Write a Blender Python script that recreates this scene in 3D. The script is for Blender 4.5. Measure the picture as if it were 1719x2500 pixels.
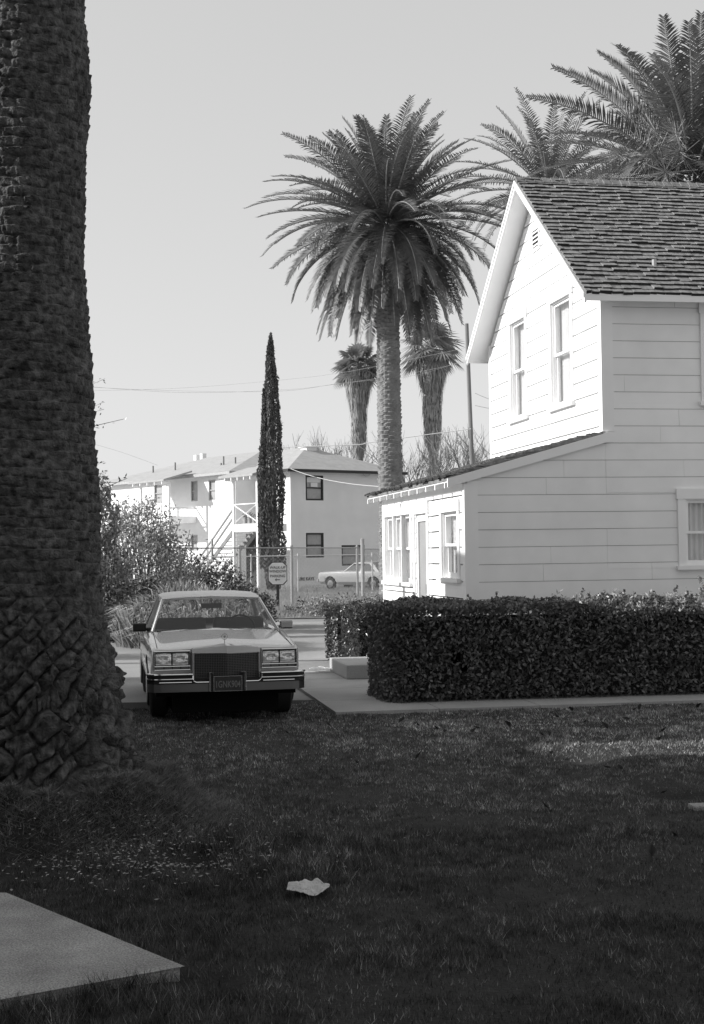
import bpy, math, random
import numpy as np
from mathutils import Matrix, Vector

# ------------------------------------------------------------------ camera, world, sun, exposure
S = bpy.context.scene
for o in list(bpy.data.objects):
    bpy.data.objects.remove(o)
H = 1.8
F = 3472.0
PITCH = math.atan(101 / 3472)
ROLL = -0.0135
cam_d = bpy.data.cameras.new('camera')
cam = bpy.data.objects.new('camera', cam_d)
S.collection.objects.link(cam)
cam_d.sensor_fit = 'VERTICAL'
cam_d.sensor_height = 36.0
cam_d.lens = 50.0
cam_d.clip_end = 3000
cam.location = (0, 0, H)
CR = Matrix.Rotation(math.pi / 2 + PITCH, 4, 'X') @ Matrix.Rotation(ROLL, 4, 'Z')
cam.rotation_euler = CR.to_euler()
S.camera = cam
SUN_EL = math.radians(27)
SUN_AZ = math.radians(-1.0)      # degrees behind the exact left
w = bpy.data.worlds.new('World')
S.world = w
w.use_nodes = True
nt = w.node_tree
for n in list(nt.nodes):
    nt.nodes.remove(n)
sky = nt.nodes.new('ShaderNodeTexSky')
sky.sky_type = 'NISHITA'
sky.sun_disc = False
sky.sun_elevation = SUN_EL
sky.sun_rotation = math.radians(-90) + SUN_AZ
sky.air_density = 1.0
sky.dust_density = 1.0
bw = nt.nodes.new('ShaderNodeRGBToBW')
bg = nt.nodes.new('ShaderNodeBackground')
bg.inputs[1].default_value = 0.15
wo = nt.nodes.new('ShaderNodeOutputWorld')
nt.links.new(sky.outputs[0], bw.inputs[0])
pw = nt.nodes.new('ShaderNodeMath')      # milky, even winter haze
pw.operation = 'POWER'
pw.inputs[1].default_value = 0.30
mu = nt.nodes.new('ShaderNodeMath')
mu.operation = 'MULTIPLY'
mu.inputs[1].default_value = 1.43
nt.links.new(bw.outputs[0], pw.inputs[0])
nt.links.new(pw.outputs[0], mu.inputs[0])
nt.links.new(mu.outputs[0], bg.inputs[0])
nt.links.new(bg.outputs[0], wo.inputs[0])
sun_d = bpy.data.lights.new('sun', 'SUN')
sun_d.energy = 2.4
sun_d.angle = math.radians(0.6)
sun_d.color = (1, 0.995, 0.985)
sun = bpy.data.objects.new('sun', sun_d)
S.collection.objects.link(sun)
sdir = Vector((-math.cos(SUN_EL) * math.cos(SUN_AZ), math.cos(SUN_EL) * math.sin(SUN_AZ), math.sin(SUN_EL)))
sun.rotation_euler = sdir.to_track_quat('Z', 'Y').to_euler()
S.view_settings.view_transform = 'Standard'
S.view_settings.look = 'None'
S.view_settings.gamma = 1
S.view_settings.exposure = 1.22
S.cycles.max_bounces = 6
S.cycles.transparent_max_bounces = 12
S.cycles.sample_clamp_indirect = 4

# ------------------------------------------------------------------ helpers
rng = np.random.default_rng(7)
random.seed(7)
col = S.collection
R3 = CR.to_3x3()


def ray(x, y):
    d = R3 @ Vector((x - 859.5, -(y - 1250), -F))
    return d / d.y


def at(x, y, Y):
    return Vector((0, 0, H)) + ray(x, y) * Y


def ground_at(x, y, z=0.0):
    d = ray(x, y)
    return Vector((0, 0, H)) + d * ((z - H) / d.z)


def on_plane(x, y, P, n):
    d = ray(x, y)
    n = Vector(n)
    return Vector((0, 0, H)) + d * ((Vector(P) - Vector((0, 0, H))).dot(n) / d.dot(n))


def mat(name, v, rough=0.8, var=0.0, scale=6.0, bump=0.0, bscale=40.0, metallic=0.0, spec=0.4, detail=6, stretch=None, trans=0.0, coat=0.0, var2=0.0, scale2=0.6):
    m = bpy.data.materials.new(name)
    m.use_nodes = True
    N = m.node_tree
    p = N.nodes['Principled BSDF']
    p.inputs['Base Color'].default_value = (v, v, v, 1)
    p.inputs['Roughness'].default_value = rough
    p.inputs['Metallic'].default_value = metallic
    p.inputs['Specular IOR Level'].default_value = spec
    p.inputs['Coat Weight'].default_value = coat
    if var or bump or var2:
        tc = N.nodes.new('ShaderNodeTexCoord')
        mp = N.nodes.new('ShaderNodeMapping')
        if stretch:
            mp.inputs['Scale'].default_value = stretch
        N.links.new(tc.outputs['Object'], mp.inputs[0])
    if var or var2:
        nz = N.nodes.new('ShaderNodeTexNoise')
        nz.inputs['Scale'].default_value = scale
        nz.inputs['Detail'].default_value = detail
        N.links.new(mp.outputs[0], nz.inputs[0])
        mr = N.nodes.new('ShaderNodeMapRange')
        mr.inputs[1].default_value = 0.25
        mr.inputs[2].default_value = 0.75
        mr.inputs[3].default_value = v * (1 - var)
        mr.inputs[4].default_value = v * (1 + var)
        N.links.new(nz.outputs[0], mr.inputs[0])
        out = mr.outputs[0]
        if var2:
            n2 = N.nodes.new('ShaderNodeTexNoise')
            n2.inputs['Scale'].default_value = scale2
            n2.inputs['Detail'].default_value = 3
            N.links.new(mp.outputs[0], n2.inputs[0])
            m2 = N.nodes.new('ShaderNodeMapRange')
            m2.inputs[1].default_value = 0.3
            m2.inputs[2].default_value = 0.7
            m2.inputs[3].default_value = 1 - var2
            m2.inputs[4].default_value = 1 + var2
            N.links.new(n2.outputs[0], m2.inputs[0])
            mu = N.nodes.new('ShaderNodeMath')
            mu.operation = 'MULTIPLY'
            N.links.new(out, mu.inputs[0])
            N.links.new(m2.outputs[0], mu.inputs[1])
            out = mu.outputs[0]
        N.links.new(out, p.inputs['Base Color'])
    if bump:
        nb = N.nodes.new('ShaderNodeTexNoise')
        nb.inputs['Scale'].default_value = bscale
        nb.inputs['Detail'].default_value = 5
        N.links.new(mp.outputs[0], nb.inputs[0])
        b = N.nodes.new('ShaderNodeBump')
        b.inputs['Strength'].default_value = bump
        b.inputs['Distance'].default_value = 0.02
        N.links.new(nb.outputs[0], b.inputs['Height'])
        N.links.new(b.outputs[0], p.inputs['Normal'])
    if trans:
        t = N.nodes.new('ShaderNodeBsdfTranslucent')
        t.inputs[0].default_value = (v * 1.6, v * 1.6, v * 1.6, 1)
        mx = N.nodes.new('ShaderNodeMixShader')
        mx.inputs[0].default_value = trans
        N.links.new(p.outputs[0], mx.inputs[1])
        N.links.new(t.outputs[0], mx.inputs[2])
        N.links.new(mx.outputs[0], N.nodes['Material Output'].inputs[0])
    return m


def tone_mat(name, gain, trans=0.2, rough=0.6):
    m = bpy.data.materials.new(name)
    m.use_nodes = True
    N = m.node_tree
    p = N.nodes['Principled BSDF']
    p.inputs['Roughness'].default_value = rough
    p.inputs['Specular IOR Level'].default_value = 0.3
    at_ = N.nodes.new('ShaderNodeAttribute')
    at_.attribute_name = 'tone'
    mu_ = N.nodes.new('ShaderNodeMath')
    mu_.operation = 'MULTIPLY'
    mu_.inputs[1].default_value = gain
    N.links.new(at_.outputs['Fac'], mu_.inputs[0])
    N.links.new(mu_.outputs[0], p.inputs['Base Color'])
    t = N.nodes.new('ShaderNodeBsdfTranslucent')
    N.links.new(mu_.outputs[0], t.inputs[0])
    mx = N.nodes.new('ShaderNodeMixShader')
    mx.inputs[0].default_value = trans
    N.links.new(p.outputs[0], mx.inputs[1])
    N.links.new(t.outputs[0], mx.inputs[2])
    N.links.new(mx.outputs[0], N.nodes['Material Output'].inputs[0])
    return m


def glass_mat(name, tint=0.8, refl=1.0, ior=1.5):
    m = bpy.data.materials.new(name)
    m.use_nodes = True
    N = m.node_tree
    N.nodes.remove(N.nodes['Principled BSDF'])
    t = N.nodes.new('ShaderNodeBsdfTransparent')
    t.inputs[0].default_value = (tint, tint, tint, 1)
    g = N.nodes.new('ShaderNodeBsdfGlossy')
    g.inputs['Roughness'].default_value = 0.02
    g.inputs[0].default_value = (refl, refl, refl, 1)
    lw_ = N.nodes.new('ShaderNodeLayerWeight')
    lw_.inputs[0].default_value = 0.5
    p5 = N.nodes.new('ShaderNodeMath')
    p5.operation = 'POWER'
    p5.inputs[1].default_value = 5.0
    N.links.new(lw_.outputs['Facing'], p5.inputs[0])
    fr = N.nodes.new('ShaderNodeMath')
    fr.operation = 'MULTIPLY_ADD'
    f0 = ((ior - 1) / (ior + 1)) ** 2
    fr.inputs[1].default_value = 1 - f0
    fr.inputs[2].default_value = f0
    N.links.new(p5.outputs[0], fr.inputs[0])
    mx = N.nodes.new('ShaderNodeMixShader')
    N.links.new(fr.outputs[0], mx.inputs[0])
    N.links.new(t.outputs[0], mx.inputs[1])
    N.links.new(g.outputs[0], mx.inputs[2])
    N.links.new(mx.outputs[0], N.nodes['Material Output'].inputs[0])
    return m


M = dict(
    paint=mat('white house paint', 0.90, 0.55, var=0.05, scale=2.2, var2=0.04, scale2=0.7, bump=0.08, bscale=60),
    paint_trim=mat('white trim paint', 0.90, 0.45, var=0.02, scale=4),
    groove=mat('weathered backing board', 0.34, 0.9),
    groove_dark=mat('dark board gap', 0.05, 0.95),
    added_dark_wall=mat('dark wall of added blocks', 0.05, 0.9, var=0.2, scale=3),  # kept dark to cut light on the palm trunk and lawn
    stucco=mat('pale stucco', 0.80, 0.9, var=0.05, scale=1.2, bump=0.3, bscale=25),
    shingle=mat('weathered cedar shingle', 0.22, 0.85, var=0.45, scale=5, bump=0.5, bscale=60, stretch=(3, 1, 1)),
    comp_roof=mat('composition roofing', 0.38, 0.9, var=0.12, scale=3, bump=0.4, bscale=18),
    concrete=mat('concrete paving', 0.36, 0.9, var=0.16, scale=60, bump=0.35, bscale=120, var2=0.12, scale2=1.1),
    concrete_slab=mat('speckled concrete', 0.33, 0.92, var=0.6, scale=115, bump=0.6, bscale=110, var2=0.22, scale2=3.0),
    asphalt=mat('old pale asphalt', 0.29, 0.92, var=0.15, scale=40, bump=0.3, bscale=90, var2=0.2, scale2=0.5),
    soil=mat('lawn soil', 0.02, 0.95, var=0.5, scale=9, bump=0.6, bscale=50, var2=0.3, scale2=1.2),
    dirt=mat('dry ground', 0.17, 0.95, var=0.35, scale=3, bump=0.5, bscale=20, var2=0.3, scale2=0.25),
    pale_ground=mat('pale bare ground', 0.46, 0.95, var=0.2, scale=3, bump=0.3, bscale=20, var2=0.2, scale2=0.2),
    grille_bar=mat('grille bars', 0.16, 0.3, metallic=0.9),
    bumper_dark=mat('bumper metal with painted shade', 0.19, 0.3, metallic=0.9),  # dark lawn reflection put into the metal's own tone
    grass=mat('lawn grass', 0.115, 0.7, var=0.9, scale=30, trans=0.2, var2=0.45, scale2=3.2, detail=2),
    grass_tone=tone_mat('mixed lawn grass', 1.0, 0.3),
    shingle_end=mat('dark shingle ends and gap shade', 0.035, 0.95, var=0.3, scale=8),
    dry_grass=mat('dry grass', 0.30, 0.8, var=0.3, scale=3, trans=0.3),
    grass_clump=tone_mat('straw coloured grass', 1.0, 0.3, 0.8),
    hedge=mat('hedge leaf', 0.11, 0.36, var=0.5, scale=9, trans=0.15, spec=0.6),
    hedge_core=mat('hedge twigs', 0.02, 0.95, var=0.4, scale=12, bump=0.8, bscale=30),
    leaf=mat('shrub leaf', 0.17, 0.38, var=0.5, scale=4, trans=0.22, spec=0.6),
    leaf_pale=mat('pale shrub leaf', 0.36, 0.5, var=0.4, scale=4, trans=0.25),
    leaf_dark=mat('dark shrub leaf', 0.055, 0.35, var=0.5, scale=4, trans=0.15, spec=0.6),
    cypress=mat('cypress foliage', 0.12, 0.8, var=0.6, scale=2.2, trans=0.1, spec=0.2),
    frond=mat('palm leaflet', 0.115, 0.45, var=0.35, scale=2, trans=0.16, spec=0.5),
    rachis=mat('palm leaf stalk', 0.27, 0.5, var=0.2, scale=3),
    fan=mat('fan palm leaf', 0.22, 0.5, var=0.4, scale=2, trans=0.2),
    flower=mat('pale palm flower stalk', 0.42, 0.8, var=0.25, scale=4),
    thatch=mat('dead palm thatch', 0.27, 0.9, var=0.4, scale=2.5),
    bark=mat('date palm bark', 0.09, 0.9, var=0.9, scale=20, bump=1.0, bscale=70, var2=0.35, scale2=6.0),
    bark_far=mat('pale palm bark', 0.23, 0.9, var=0.35, scale=3, bump=0.4, bscale=14),
    fibre=mat('root fibre', 0.16, 0.9, var=0.85, scale=22, trans=0.1),
    twig=mat('bare twig', 0.24, 0.85, var=0.2, scale=3),
    branch=mat('shrub branch', 0.16, 0.85, var=0.3, scale=5),
    pole=mat('utility pole wood', 0.22, 0.85, var=0.3, scale=2, stretch=(4, 4, 0.3)),
    wire=mat('wire', 0.55, 0.6),
    wire_pale=mat('pale cable', 0.7, 0.5),
    galv=mat('galvanised steel', 0.42, 0.45, metallic=0.4, var=0.15, scale=5),
    dark_steel=mat('dark painted steel', 0.05, 0.5),
    sign=mat('sign face', 0.8, 0.6, var=0.05, scale=6),
    ink=mat('black lettering', 0.02, 0.6),
    window_dark=mat('dark window frame', 0.03, 0.6),
    curtain=mat('curtain cloth', 0.85, 0.85, var=0.08, scale=5, trans=0.25),
    blind=mat('window blind', 0.40, 0.8, var=0.12, scale=6),
    screen=mat('door screen', 0.30, 0.8, var=0.08, scale=3),
    interior=mat('dark interior', 0.05, 0.9),
    glass=glass_mat('window glass', 0.96),
    car_paint=mat('grey car enamel', 0.40, 0.22, var=0.03, scale=2, spec=0.5, coat=0.8),
    car_roof=mat('pale vinyl roof', 0.72, 0.45, var=0.05, scale=6),
    chrome=mat('chrome', 0.80, 0.09, metallic=1.0),
    chrome_dull=mat('dull chrome', 0.35, 0.25, metallic=1.0),
    black=mat('black plastic', 0.012, 0.5),
    under_shade=mat('black under-car shade', 0.008, 0.95, spec=0.05),
    rubber=mat('tyre rubber', 0.02, 0.8, bump=0.2, bscale=60),
    lamp=mat('headlamp lens', 0.75, 0.12, metallic=0.55, bump=0.35, bscale=26),
    lamp_dark=mat('side lamp lens', 0.16, 0.2, bump=0.4, bscale=40),
    seat=mat('car upholstery', 0.05, 0.7),
    plate=mat('licence plate', 0.035, 0.5, var=0.2, scale=20),
    plate_ink=mat('plate lettering', 0.20, 0.6),
    car_glass=glass_mat('car glass', 0.86, ior=1.22),
    old_car=mat('white car enamel', 0.40, 0.3, var=0.03, scale=2),
    dead_leaf=mat('dead leaf', 0.022, 0.8, var=0.4, scale=30),
    litter=mat('pale leaf litter', 0.30, 0.8, var=0.5, scale=30),
    paper=mat('crumpled paper', 0.50, 0.8, var=0.12, scale=25, bump=0.3, bscale=30),
    plastic=mat('pale plastic bag', 0.75, 0.5, trans=0.3),
)


class MB:
    def __init__(self):
        self.v = []
        self.f = []
        self.q = []

    def poly(self, pts):
        n = len(self.v)
        self.v += [tuple(p) for p in pts]
        self.f.append(tuple(range(n, n + len(pts))))
        return self

    def hexa(self, p):      # 8 points: bottom 4 ccw, top 4 ccw
        n = len(self.v)
        self.v += [tuple(q) for q in p]
        for f in ((3, 2, 1, 0), (4, 5, 6, 7), (0, 1, 5, 4), (1, 2, 6, 5), (2, 3, 7, 6), (3, 0, 4, 7)):
            self.f.append(tuple(n + i for i in f))
        return self

    def box(self, x0, x1, y0, y1, z0, z1, T=None):
        p = [(x0, y0, z0), (x1, y0, z0), (x1, y1, z0), (x0, y1, z0), (x0, y0, z1), (x1, y0, z1), (x1, y1, z1), (x0, y1, z1)]
        if T:
            p = [T(*q) for q in p]
        return self.hexa(p)

    def prism(self, pts, d, T=None):     # pts polygon (3d) extruded by vector d
        n = len(self.v)
        k = len(pts)
        a = [Vector(p) for p in pts]
        b = [p + Vector(d) for p in a]
        for p in a + b:
            self.v.append(tuple(T(*p)) if T else tuple(p))
        self.f.append(tuple(range(n, n + k)))
        self.f.append(tuple(range(n + 2 * k - 1, n + k - 1, -1)))
        for i in range(k):
            j = (i + 1) % k
            self.f.append((n + i, n + j, n + k + j, n + k + i))
        return self

    def tube(self, pts, rad, n=6, cap=True):
        pts = [Vector(p) for p in pts]
        if not hasattr(rad, '__len__'):
            rad = [rad] * len(pts)
        base = len(self.v)
        for i, p in enumerate(pts):
            t = (pts[min(i + 1, len(pts) - 1)] - pts[max(i - 1, 0)])
            if t.length < 1e-9:
                t = Vector((0, 0, 1))
            t.normalize()
            r = Vector((0, 0, 1)) if abs(t.z) < 0.9 else Vector((1, 0, 0))
            a = t.cross(r).normalized()
            b = t.cross(a)
            for k in range(n):
                c = 2 * math.pi * k / n
                self.v.append(tuple(p + (a * math.cos(c) + b * math.sin(c)) * rad[i]))
        for i in range(len(pts) - 1):
            for k in range(n):
                k2 = (k + 1) % n
                self.f.append((base + i * n + k, base + i * n + k2, base + (i + 1) * n + k2, base + (i + 1) * n + k))
        if cap:
            self.f.append(tuple(base + k for k in range(n)))
            self.f.append(tuple(base + (len(pts) - 1) * n + k for k in range(n - 1, -1, -1)))
        return self

    def cyl(self, c, axis, r, h, n=20):
        c = Vector(c)
        a = Vector(axis).normalized()
        return self.tube([c, c + a * h], r, n)

    def arr(self, q):       # (N,k,3) polygons
        if len(q):
            self.q.append(np.asarray(q, float))
        return self

    def build(self, name, m, parent=None, smooth=False, sharp=35, tone=None):
        me = bpy.data.meshes.new(name)
        V = np.array(self.v, float).reshape(-1, 3)
        faces = list(self.f)
        n = len(V)
        Vs = [V]
        loops = [i for f in faces for i in f]
        sizes = [len(f) for f in faces]
        L = [np.array(loops, np.int32)]
        Z = [np.array(sizes, np.int32)]
        for q in self.q:
            N, k, _ = q.shape
            Vs.append(q.reshape(-1, 3))
            L.append(np.arange(n, n + N * k, dtype=np.int32))
            Z.append(np.full(N, k, np.int32))
            n += N * k
        V = np.concatenate(Vs)
        L = np.concatenate(L)
        Z = np.concatenate(Z)
        me.vertices.add(len(V))
        me.vertices.foreach_set('co', V.astype(np.float32).ravel())
        me.loops.add(len(L))
        me.loops.foreach_set('vertex_index', L)
        me.polygons.add(len(Z))
        st = np.concatenate([[0], np.cumsum(Z)[:-1]]).astype(np.int32)
        me.polygons.foreach_set('loop_start', st)
        me.polygons.foreach_set('loop_total', Z)
        me.update(calc_edges=True)
        me.validate()
        if not smooth:
            me.polygons.foreach_set('use_smooth', np.zeros(len(Z), bool))
        if smooth:
            me.polygons.foreach_set('use_smooth', np.ones(len(Z), bool))
            if sharp < 180:
                me.set_sharp_from_angle(angle=math.radians(sharp))
        if tone is not None:
            at_ = me.attributes.new('tone', 'FLOAT', 'FACE')
            at_.data.foreach_set('value', np.asarray(tone, np.float32))
        me.materials.append(m)
        o = bpy.data.objects.new(name, me)
        col.objects.link(o)
        if parent:
            o.parent = parent
        return o


def tag(o, label, cat, group=None):
    o['label'] = label
    o['category'] = cat
    if group:
        o['group'] = group
    return o


def kind(o, k):
    o['kind'] = k
    return o


def thing(name, label, cat, loc=(0, 0, 0), rz=0.0, group=None):
    o = bpy.data.objects.new(name, None)
    o.empty_display_size = 0.2
    col.objects.link(o)
    o.location = loc
    o.rotation_euler = (0, 0, rz)
    return tag(o, label, cat, group)


def text_mesh(name, s, size, m, parent, T, thick=0.003, sx=1.0, bold=0.03):
    c = bpy.data.curves.new('lettering', 'FONT')
    c.body = s
    c.size = size
    c.align_x = 'CENTER'
    c.extrude = thick
    c.offset = size * bold
    tmp = bpy.data.objects.new('lettering', c)
    col.objects.link(tmp)
    dg = bpy.context.evaluated_depsgraph_get()
    me = bpy.data.meshes.new_from_object(tmp.evaluated_get(dg))
    bpy.data.objects.remove(tmp)
    for v in me.vertices:
        v.co = Vector(T(v.co.x * sx, v.co.y, v.co.z))
    me.materials.clear()
    me.materials.append(m)
    o = bpy.data.objects.new(name, me)
    col.objects.link(o)
    o.parent = parent
    return o


def leaves(c, L, W, up=0.3, r=rng):
    """diamond leaves around centres c (N,3); L, W arrays or numbers"""
    c = np.asarray(c, float)
    N = len(c)
    d = r.normal(size=(N, 3))
    d[:, 2] += up
    d /= np.linalg.norm(d, axis=1)[:, None]
    s = np.cross(d, r.normal(size=(N, 3)))
    s /= np.linalg.norm(s, axis=1)[:, None] + 1e-9
    L = (L * r.uniform(0.6, 1.3, N))[:, None]
    W = (W * r.uniform(0.7, 1.2, N))[:, None]
    return np.stack([c - d * L / 2, c + s * W / 2, c + d * L / 2, c - s * W / 2], 1)


def vnoise(x, y, seed=0):
    xi = np.floor(x).astype(int)
    yi = np.floor(y).astype(int)
    fx = x - xi
    fy = y - yi
    fx = fx * fx * (3 - 2 * fx)
    fy = fy * fy * (3 - 2 * fy)

    def h(a, b):
        n = np.sin(a * 127.1 + b * 311.7 + seed * 74.7) * 43758.5453
        return n - np.floor(n)
    return (h(xi, yi) * (1 - fx) * (1 - fy) + h(xi + 1, yi) * fx * (1 - fy) + h(xi, yi + 1) * (1 - fx) * fy + h(xi + 1, yi + 1) * fx * fy)


TH = math.radians(9.85)
UC = Vector((math.cos(TH), math.sin(TH), 0))
VC = Vector((-math.sin(TH), math.cos(TH), 0))

# ------------------------------------------------------------------ ground
b = MB()
b.poly([(-400, -60, -0.25), (400, -60, -0.25), (400, 900, -0.25), (-400, 900, -0.25)])
kind(b.build('ground', M['pale_ground']), 'structure')

TR = Vector((-2.21, 9.8, 0))          # the big palm's centre
SLAB = [Vector((-0.76, 6.15, 0)), Vector((-1.85, 7.52, 0)), Vector((-4.6, 8.0, 0)), Vector((-4.6, 5.1, 0)), Vector((-1.45, 5.72, 0))]


def lawn_h(x, y):
    x = np.asarray(x, float)
    y = np.asarray(y, float)
    h = 0.03 * (vnoise(x * 0.7, y * 0.7, 3) - 0.5) + 0.015 * (vnoise(x * 2.5, y * 2.5, 5) - 0.5)
    d = np.sqrt((x - TR.x) ** 2 + (y - TR.y + 0.15) ** 2)
    t = np.clip((1.18 + 0.15 * vnoise(x * 2, y * 2, 14) - d) / 0.42, 0, 1)
    h += (0.15 + 0.20 * vnoise(x * 5, y * 5, 9) + 0.06 * vnoise(x * 16, y * 16, 19)) * t * t * (3 - 2 * t)
    h += 0.04 * np.clip((1.7 - d) / 0.6, 0, 1)
    for (px, py, rx, ry, dp) in ((1.97, 12.53, 0.30, 0.36, 0.11), (2.45, 10.5, 0.35, 0.22, 0.10), (-1.0, 8.55, 0.18, 0.2, 0.07), (-0.6, 6.05, 0.16, 0.16, 0.08)):
        h -= dp * np.exp(-((x - px) / rx) ** 2 - ((y - py) / ry) ** 2)
    e = np.clip((17.6 - y) / 0.6, 0, 1)
    return h * e + 0.0


nx, ny = 260, 420
xs = np.linspace(-9, 9, nx)
ys = np.linspace(-4, 17.6, ny)
X, Y = np.meshgrid(xs, ys)
Z = lawn_h(X, Y)
P = np.stack([X, Y, Z], -1)
b = MB()
b.arr(np.stack([P[:-1, :-1], P[:-1, 1:], P[1:, 1:], P[1:, :-1]], 2).reshape(-1, 4, 3)[:, ::-1])
lw = b.build('lawn', M['soil'], smooth=True, sharp=180)
kind(lw, 'structure')


# parking lot: from behind the lawn to the verge
b = MB()
b.poly([(-40, 17.4, -0.005), (30, 17.4, -0.005), (30, 39.5, -0.005), (-40, 39.5, -0.005)])
kind(b.build('parking_lot', M['asphalt']), 'structure')

# concrete path: strip along the hedge and walk beside the car
b = MB()
A0 = Vector((-0.21, 15.91, 0))
kt = 0.035


def HL(u, v, z=0):            # path local: origin A0, along UC / VC
    p = A0 + UC * u + VC * v
    return (p.x, p.y, z)


seg = [(0, 1.18), (1.19, 2.36), (2.37, 3.54), (3.55, 4.72), (4.73, 6.6)]
for i, (a0, a1) in enumerate(seg):
    b.hexa([HL(a0, 0.0 - 0.0 * i, -0.1), HL(a1, 0, -0.1), HL(a1, 1.25, -0.1), HL(a0, 1.25, -0.1), HL(a0, 0, kt), HL(a1, 0, kt), HL(a1, 1.25, kt), HL(a0, 1.25, kt)])
for v0, v1 in ((1.26, 2.75), (2.76, 4.2), (4.21, 5.65)):
    b.hexa([HL(0, v0, -0.1), HL(1.35, v0, -0.1), HL(1.35, v1, -0.1), HL(0, v1, -0.1), HL(0, v0, kt), HL(1.35, v0, kt), HL(1.35, v1, kt), HL(0, v1, kt)])
kind(b.build('path', M['concrete']), 'structure')

# concrete step block
o = thing('step_block', 'low concrete step block on the walk at the end of the hedge', 'step', HL(0.80, 4.0, kt), TH)
b = MB()
b.box(0, 1.3, 0, 1.55, 0, 0.20)
s = b.build('concrete_block', M['concrete'], o)
bv = s.modifiers.new('bevel', 'BEVEL')
bv.width = 0.015
bv.segments = 2
# crumpled plastic bag beside step
g = np.meshgrid(np.linspace(-1, 1, 14), np.linspace(-1, 1, 14))
bx = np.stack([g[0] * 0.16, g[1] * 0.22, 0.03 + 0.06 * vnoise(g[0] * 3 + 5, g[1] * 3 + 5, 1) * (1.2 - g[0] ** 2 * 0.6 - g[1] ** 2 * 0.6)], -1)
b = MB()
b.arr(np.stack([bx[:-1, :-1], bx[:-1, 1:], bx[1:, 1:], bx[1:, :-1]], 2).reshape(-1, 4, 3)[:, ::-1])
pb = b.build('plastic_bag', M['plastic'])
pb.location = HL(0.62, 5.35, kt)
tag(pb, 'small crumpled pale plastic bag lying beside the concrete step', 'bag')

# foreground slab
b = MB()
top = 0.042
pts = [Vector((p.x, p.y, 0.0)) for p in SLAB]
b.prism([(p.x, p.y, -0.12) for p in pts[::-1]], (0, 0, 0.12 + top))
sl = b.build('concrete_slab', M['concrete_slab'])
bv = sl.modifiers.new('bevel', 'BEVEL')
bv.width = 0.012
bv.segments = 2
tag(sl, 'flat speckled concrete slab sunk in the lawn in the near left corner', 'slab')
b = MB()
b.box(-0.3, 0.3, -0.07, 0.07, -0.05, 0.05)
cv = b.build('concrete_cover', M['concrete_slab'])
gg = ground_at(1712, 1962, 0.04)
cv.location = (gg.x + 0.22, gg.y + 0.02, -0.012)
cv.rotation_euler = (0, 0, 0.15)
bv = cv.modifiers.new('bevel', 'BEVEL')
bv.width = 0.01
bv.segments = 2
tag(cv, 'small concrete cover in the lawn at the right edge beside a hollow', 'cover')

# paper on the lawn
g = np.meshgrid(np.linspace(-1, 1, 18), np.linspace(-1, 1, 14))
ang = np.arctan2(g[1], g[0])
zz = 0.03 + 0.06 * vnoise(g[0] * 2.2 + 3, g[1] * 2.2 + 8, 2) + 0.05 * np.abs(vnoise(g[0] * 4, g[1] * 4, 4) - 0.5) + 0.03 * g[1]
gx_ = g[0] * np.sqrt(1 - g[1] ** 2 / 2) * (1 + 0.18 * (vnoise(ang * 1.7 + 9, ang * 0, 5) - 0.5))
gy_ = g[1] * np.sqrt(1 - g[0] ** 2 / 2) * (1 + 0.25 * (vnoise(ang * 1.9 + 4, ang * 0, 6) - 0.5))
px = np.stack([gx_ * 0.088 - 0.035 * np.clip(-gx_ - 0.75, 0, 1) * 3, gy_ * 0.10, zz], -1)
b = MB()
b.arr(np.stack([px[:-1, :-1], px[:-1, 1:], px[1:, 1:], px[1:, :-1]], 2).reshape(-1, 4, 3)[:, ::-1])
pp = b.build('crumpled_paper', M['paper'])
pp.scale = (1.12, 1.1, 0.42)
pp.location = (-0.245, 7.58, float(lawn_h(-0.245, 7.58)) + 0.008)
tag(pp, 'crumpled sheet of pale paper lying on the dark lawn', 'paper')

# ------------------------------------------------------------------ lawn grass
def grass_blades(n, x, y, z, hgt, wid, lean=0.5):
    a = rng.uniform(0, 2 * math.pi, n)
    t = rng.uniform(0, 2 * math.pi, n)
    ln = hgt * rng.uniform(0.1, lean * 1.6, n)
    b0 = np.stack([x - np.cos(a) * wid / 2, y - np.sin(a) * wid / 2, z], 1)
    b1 = np.stack([x + np.cos(a) * wid / 2, y + np.sin(a) * wid / 2, z], 1)
    tp = np.stack([x + np.cos(t) * ln, y + np.sin(t) * ln, z + hgt], 1)
    return np.stack([b0, b1, tp], 1)


def in_poly(x, y, P):
    ins = np.zeros(len(x), bool)
    j = len(P) - 1
    for i in range(len(P)):
        c = ((P[i].y > y) != (P[j].y > y)) & (x < (P[j].x - P[i].x) * (y - P[i].y) / (P[j].y - P[i].y + 1e-12) + P[i].x)
        ins ^= c
        j = i
    return ins


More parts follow.
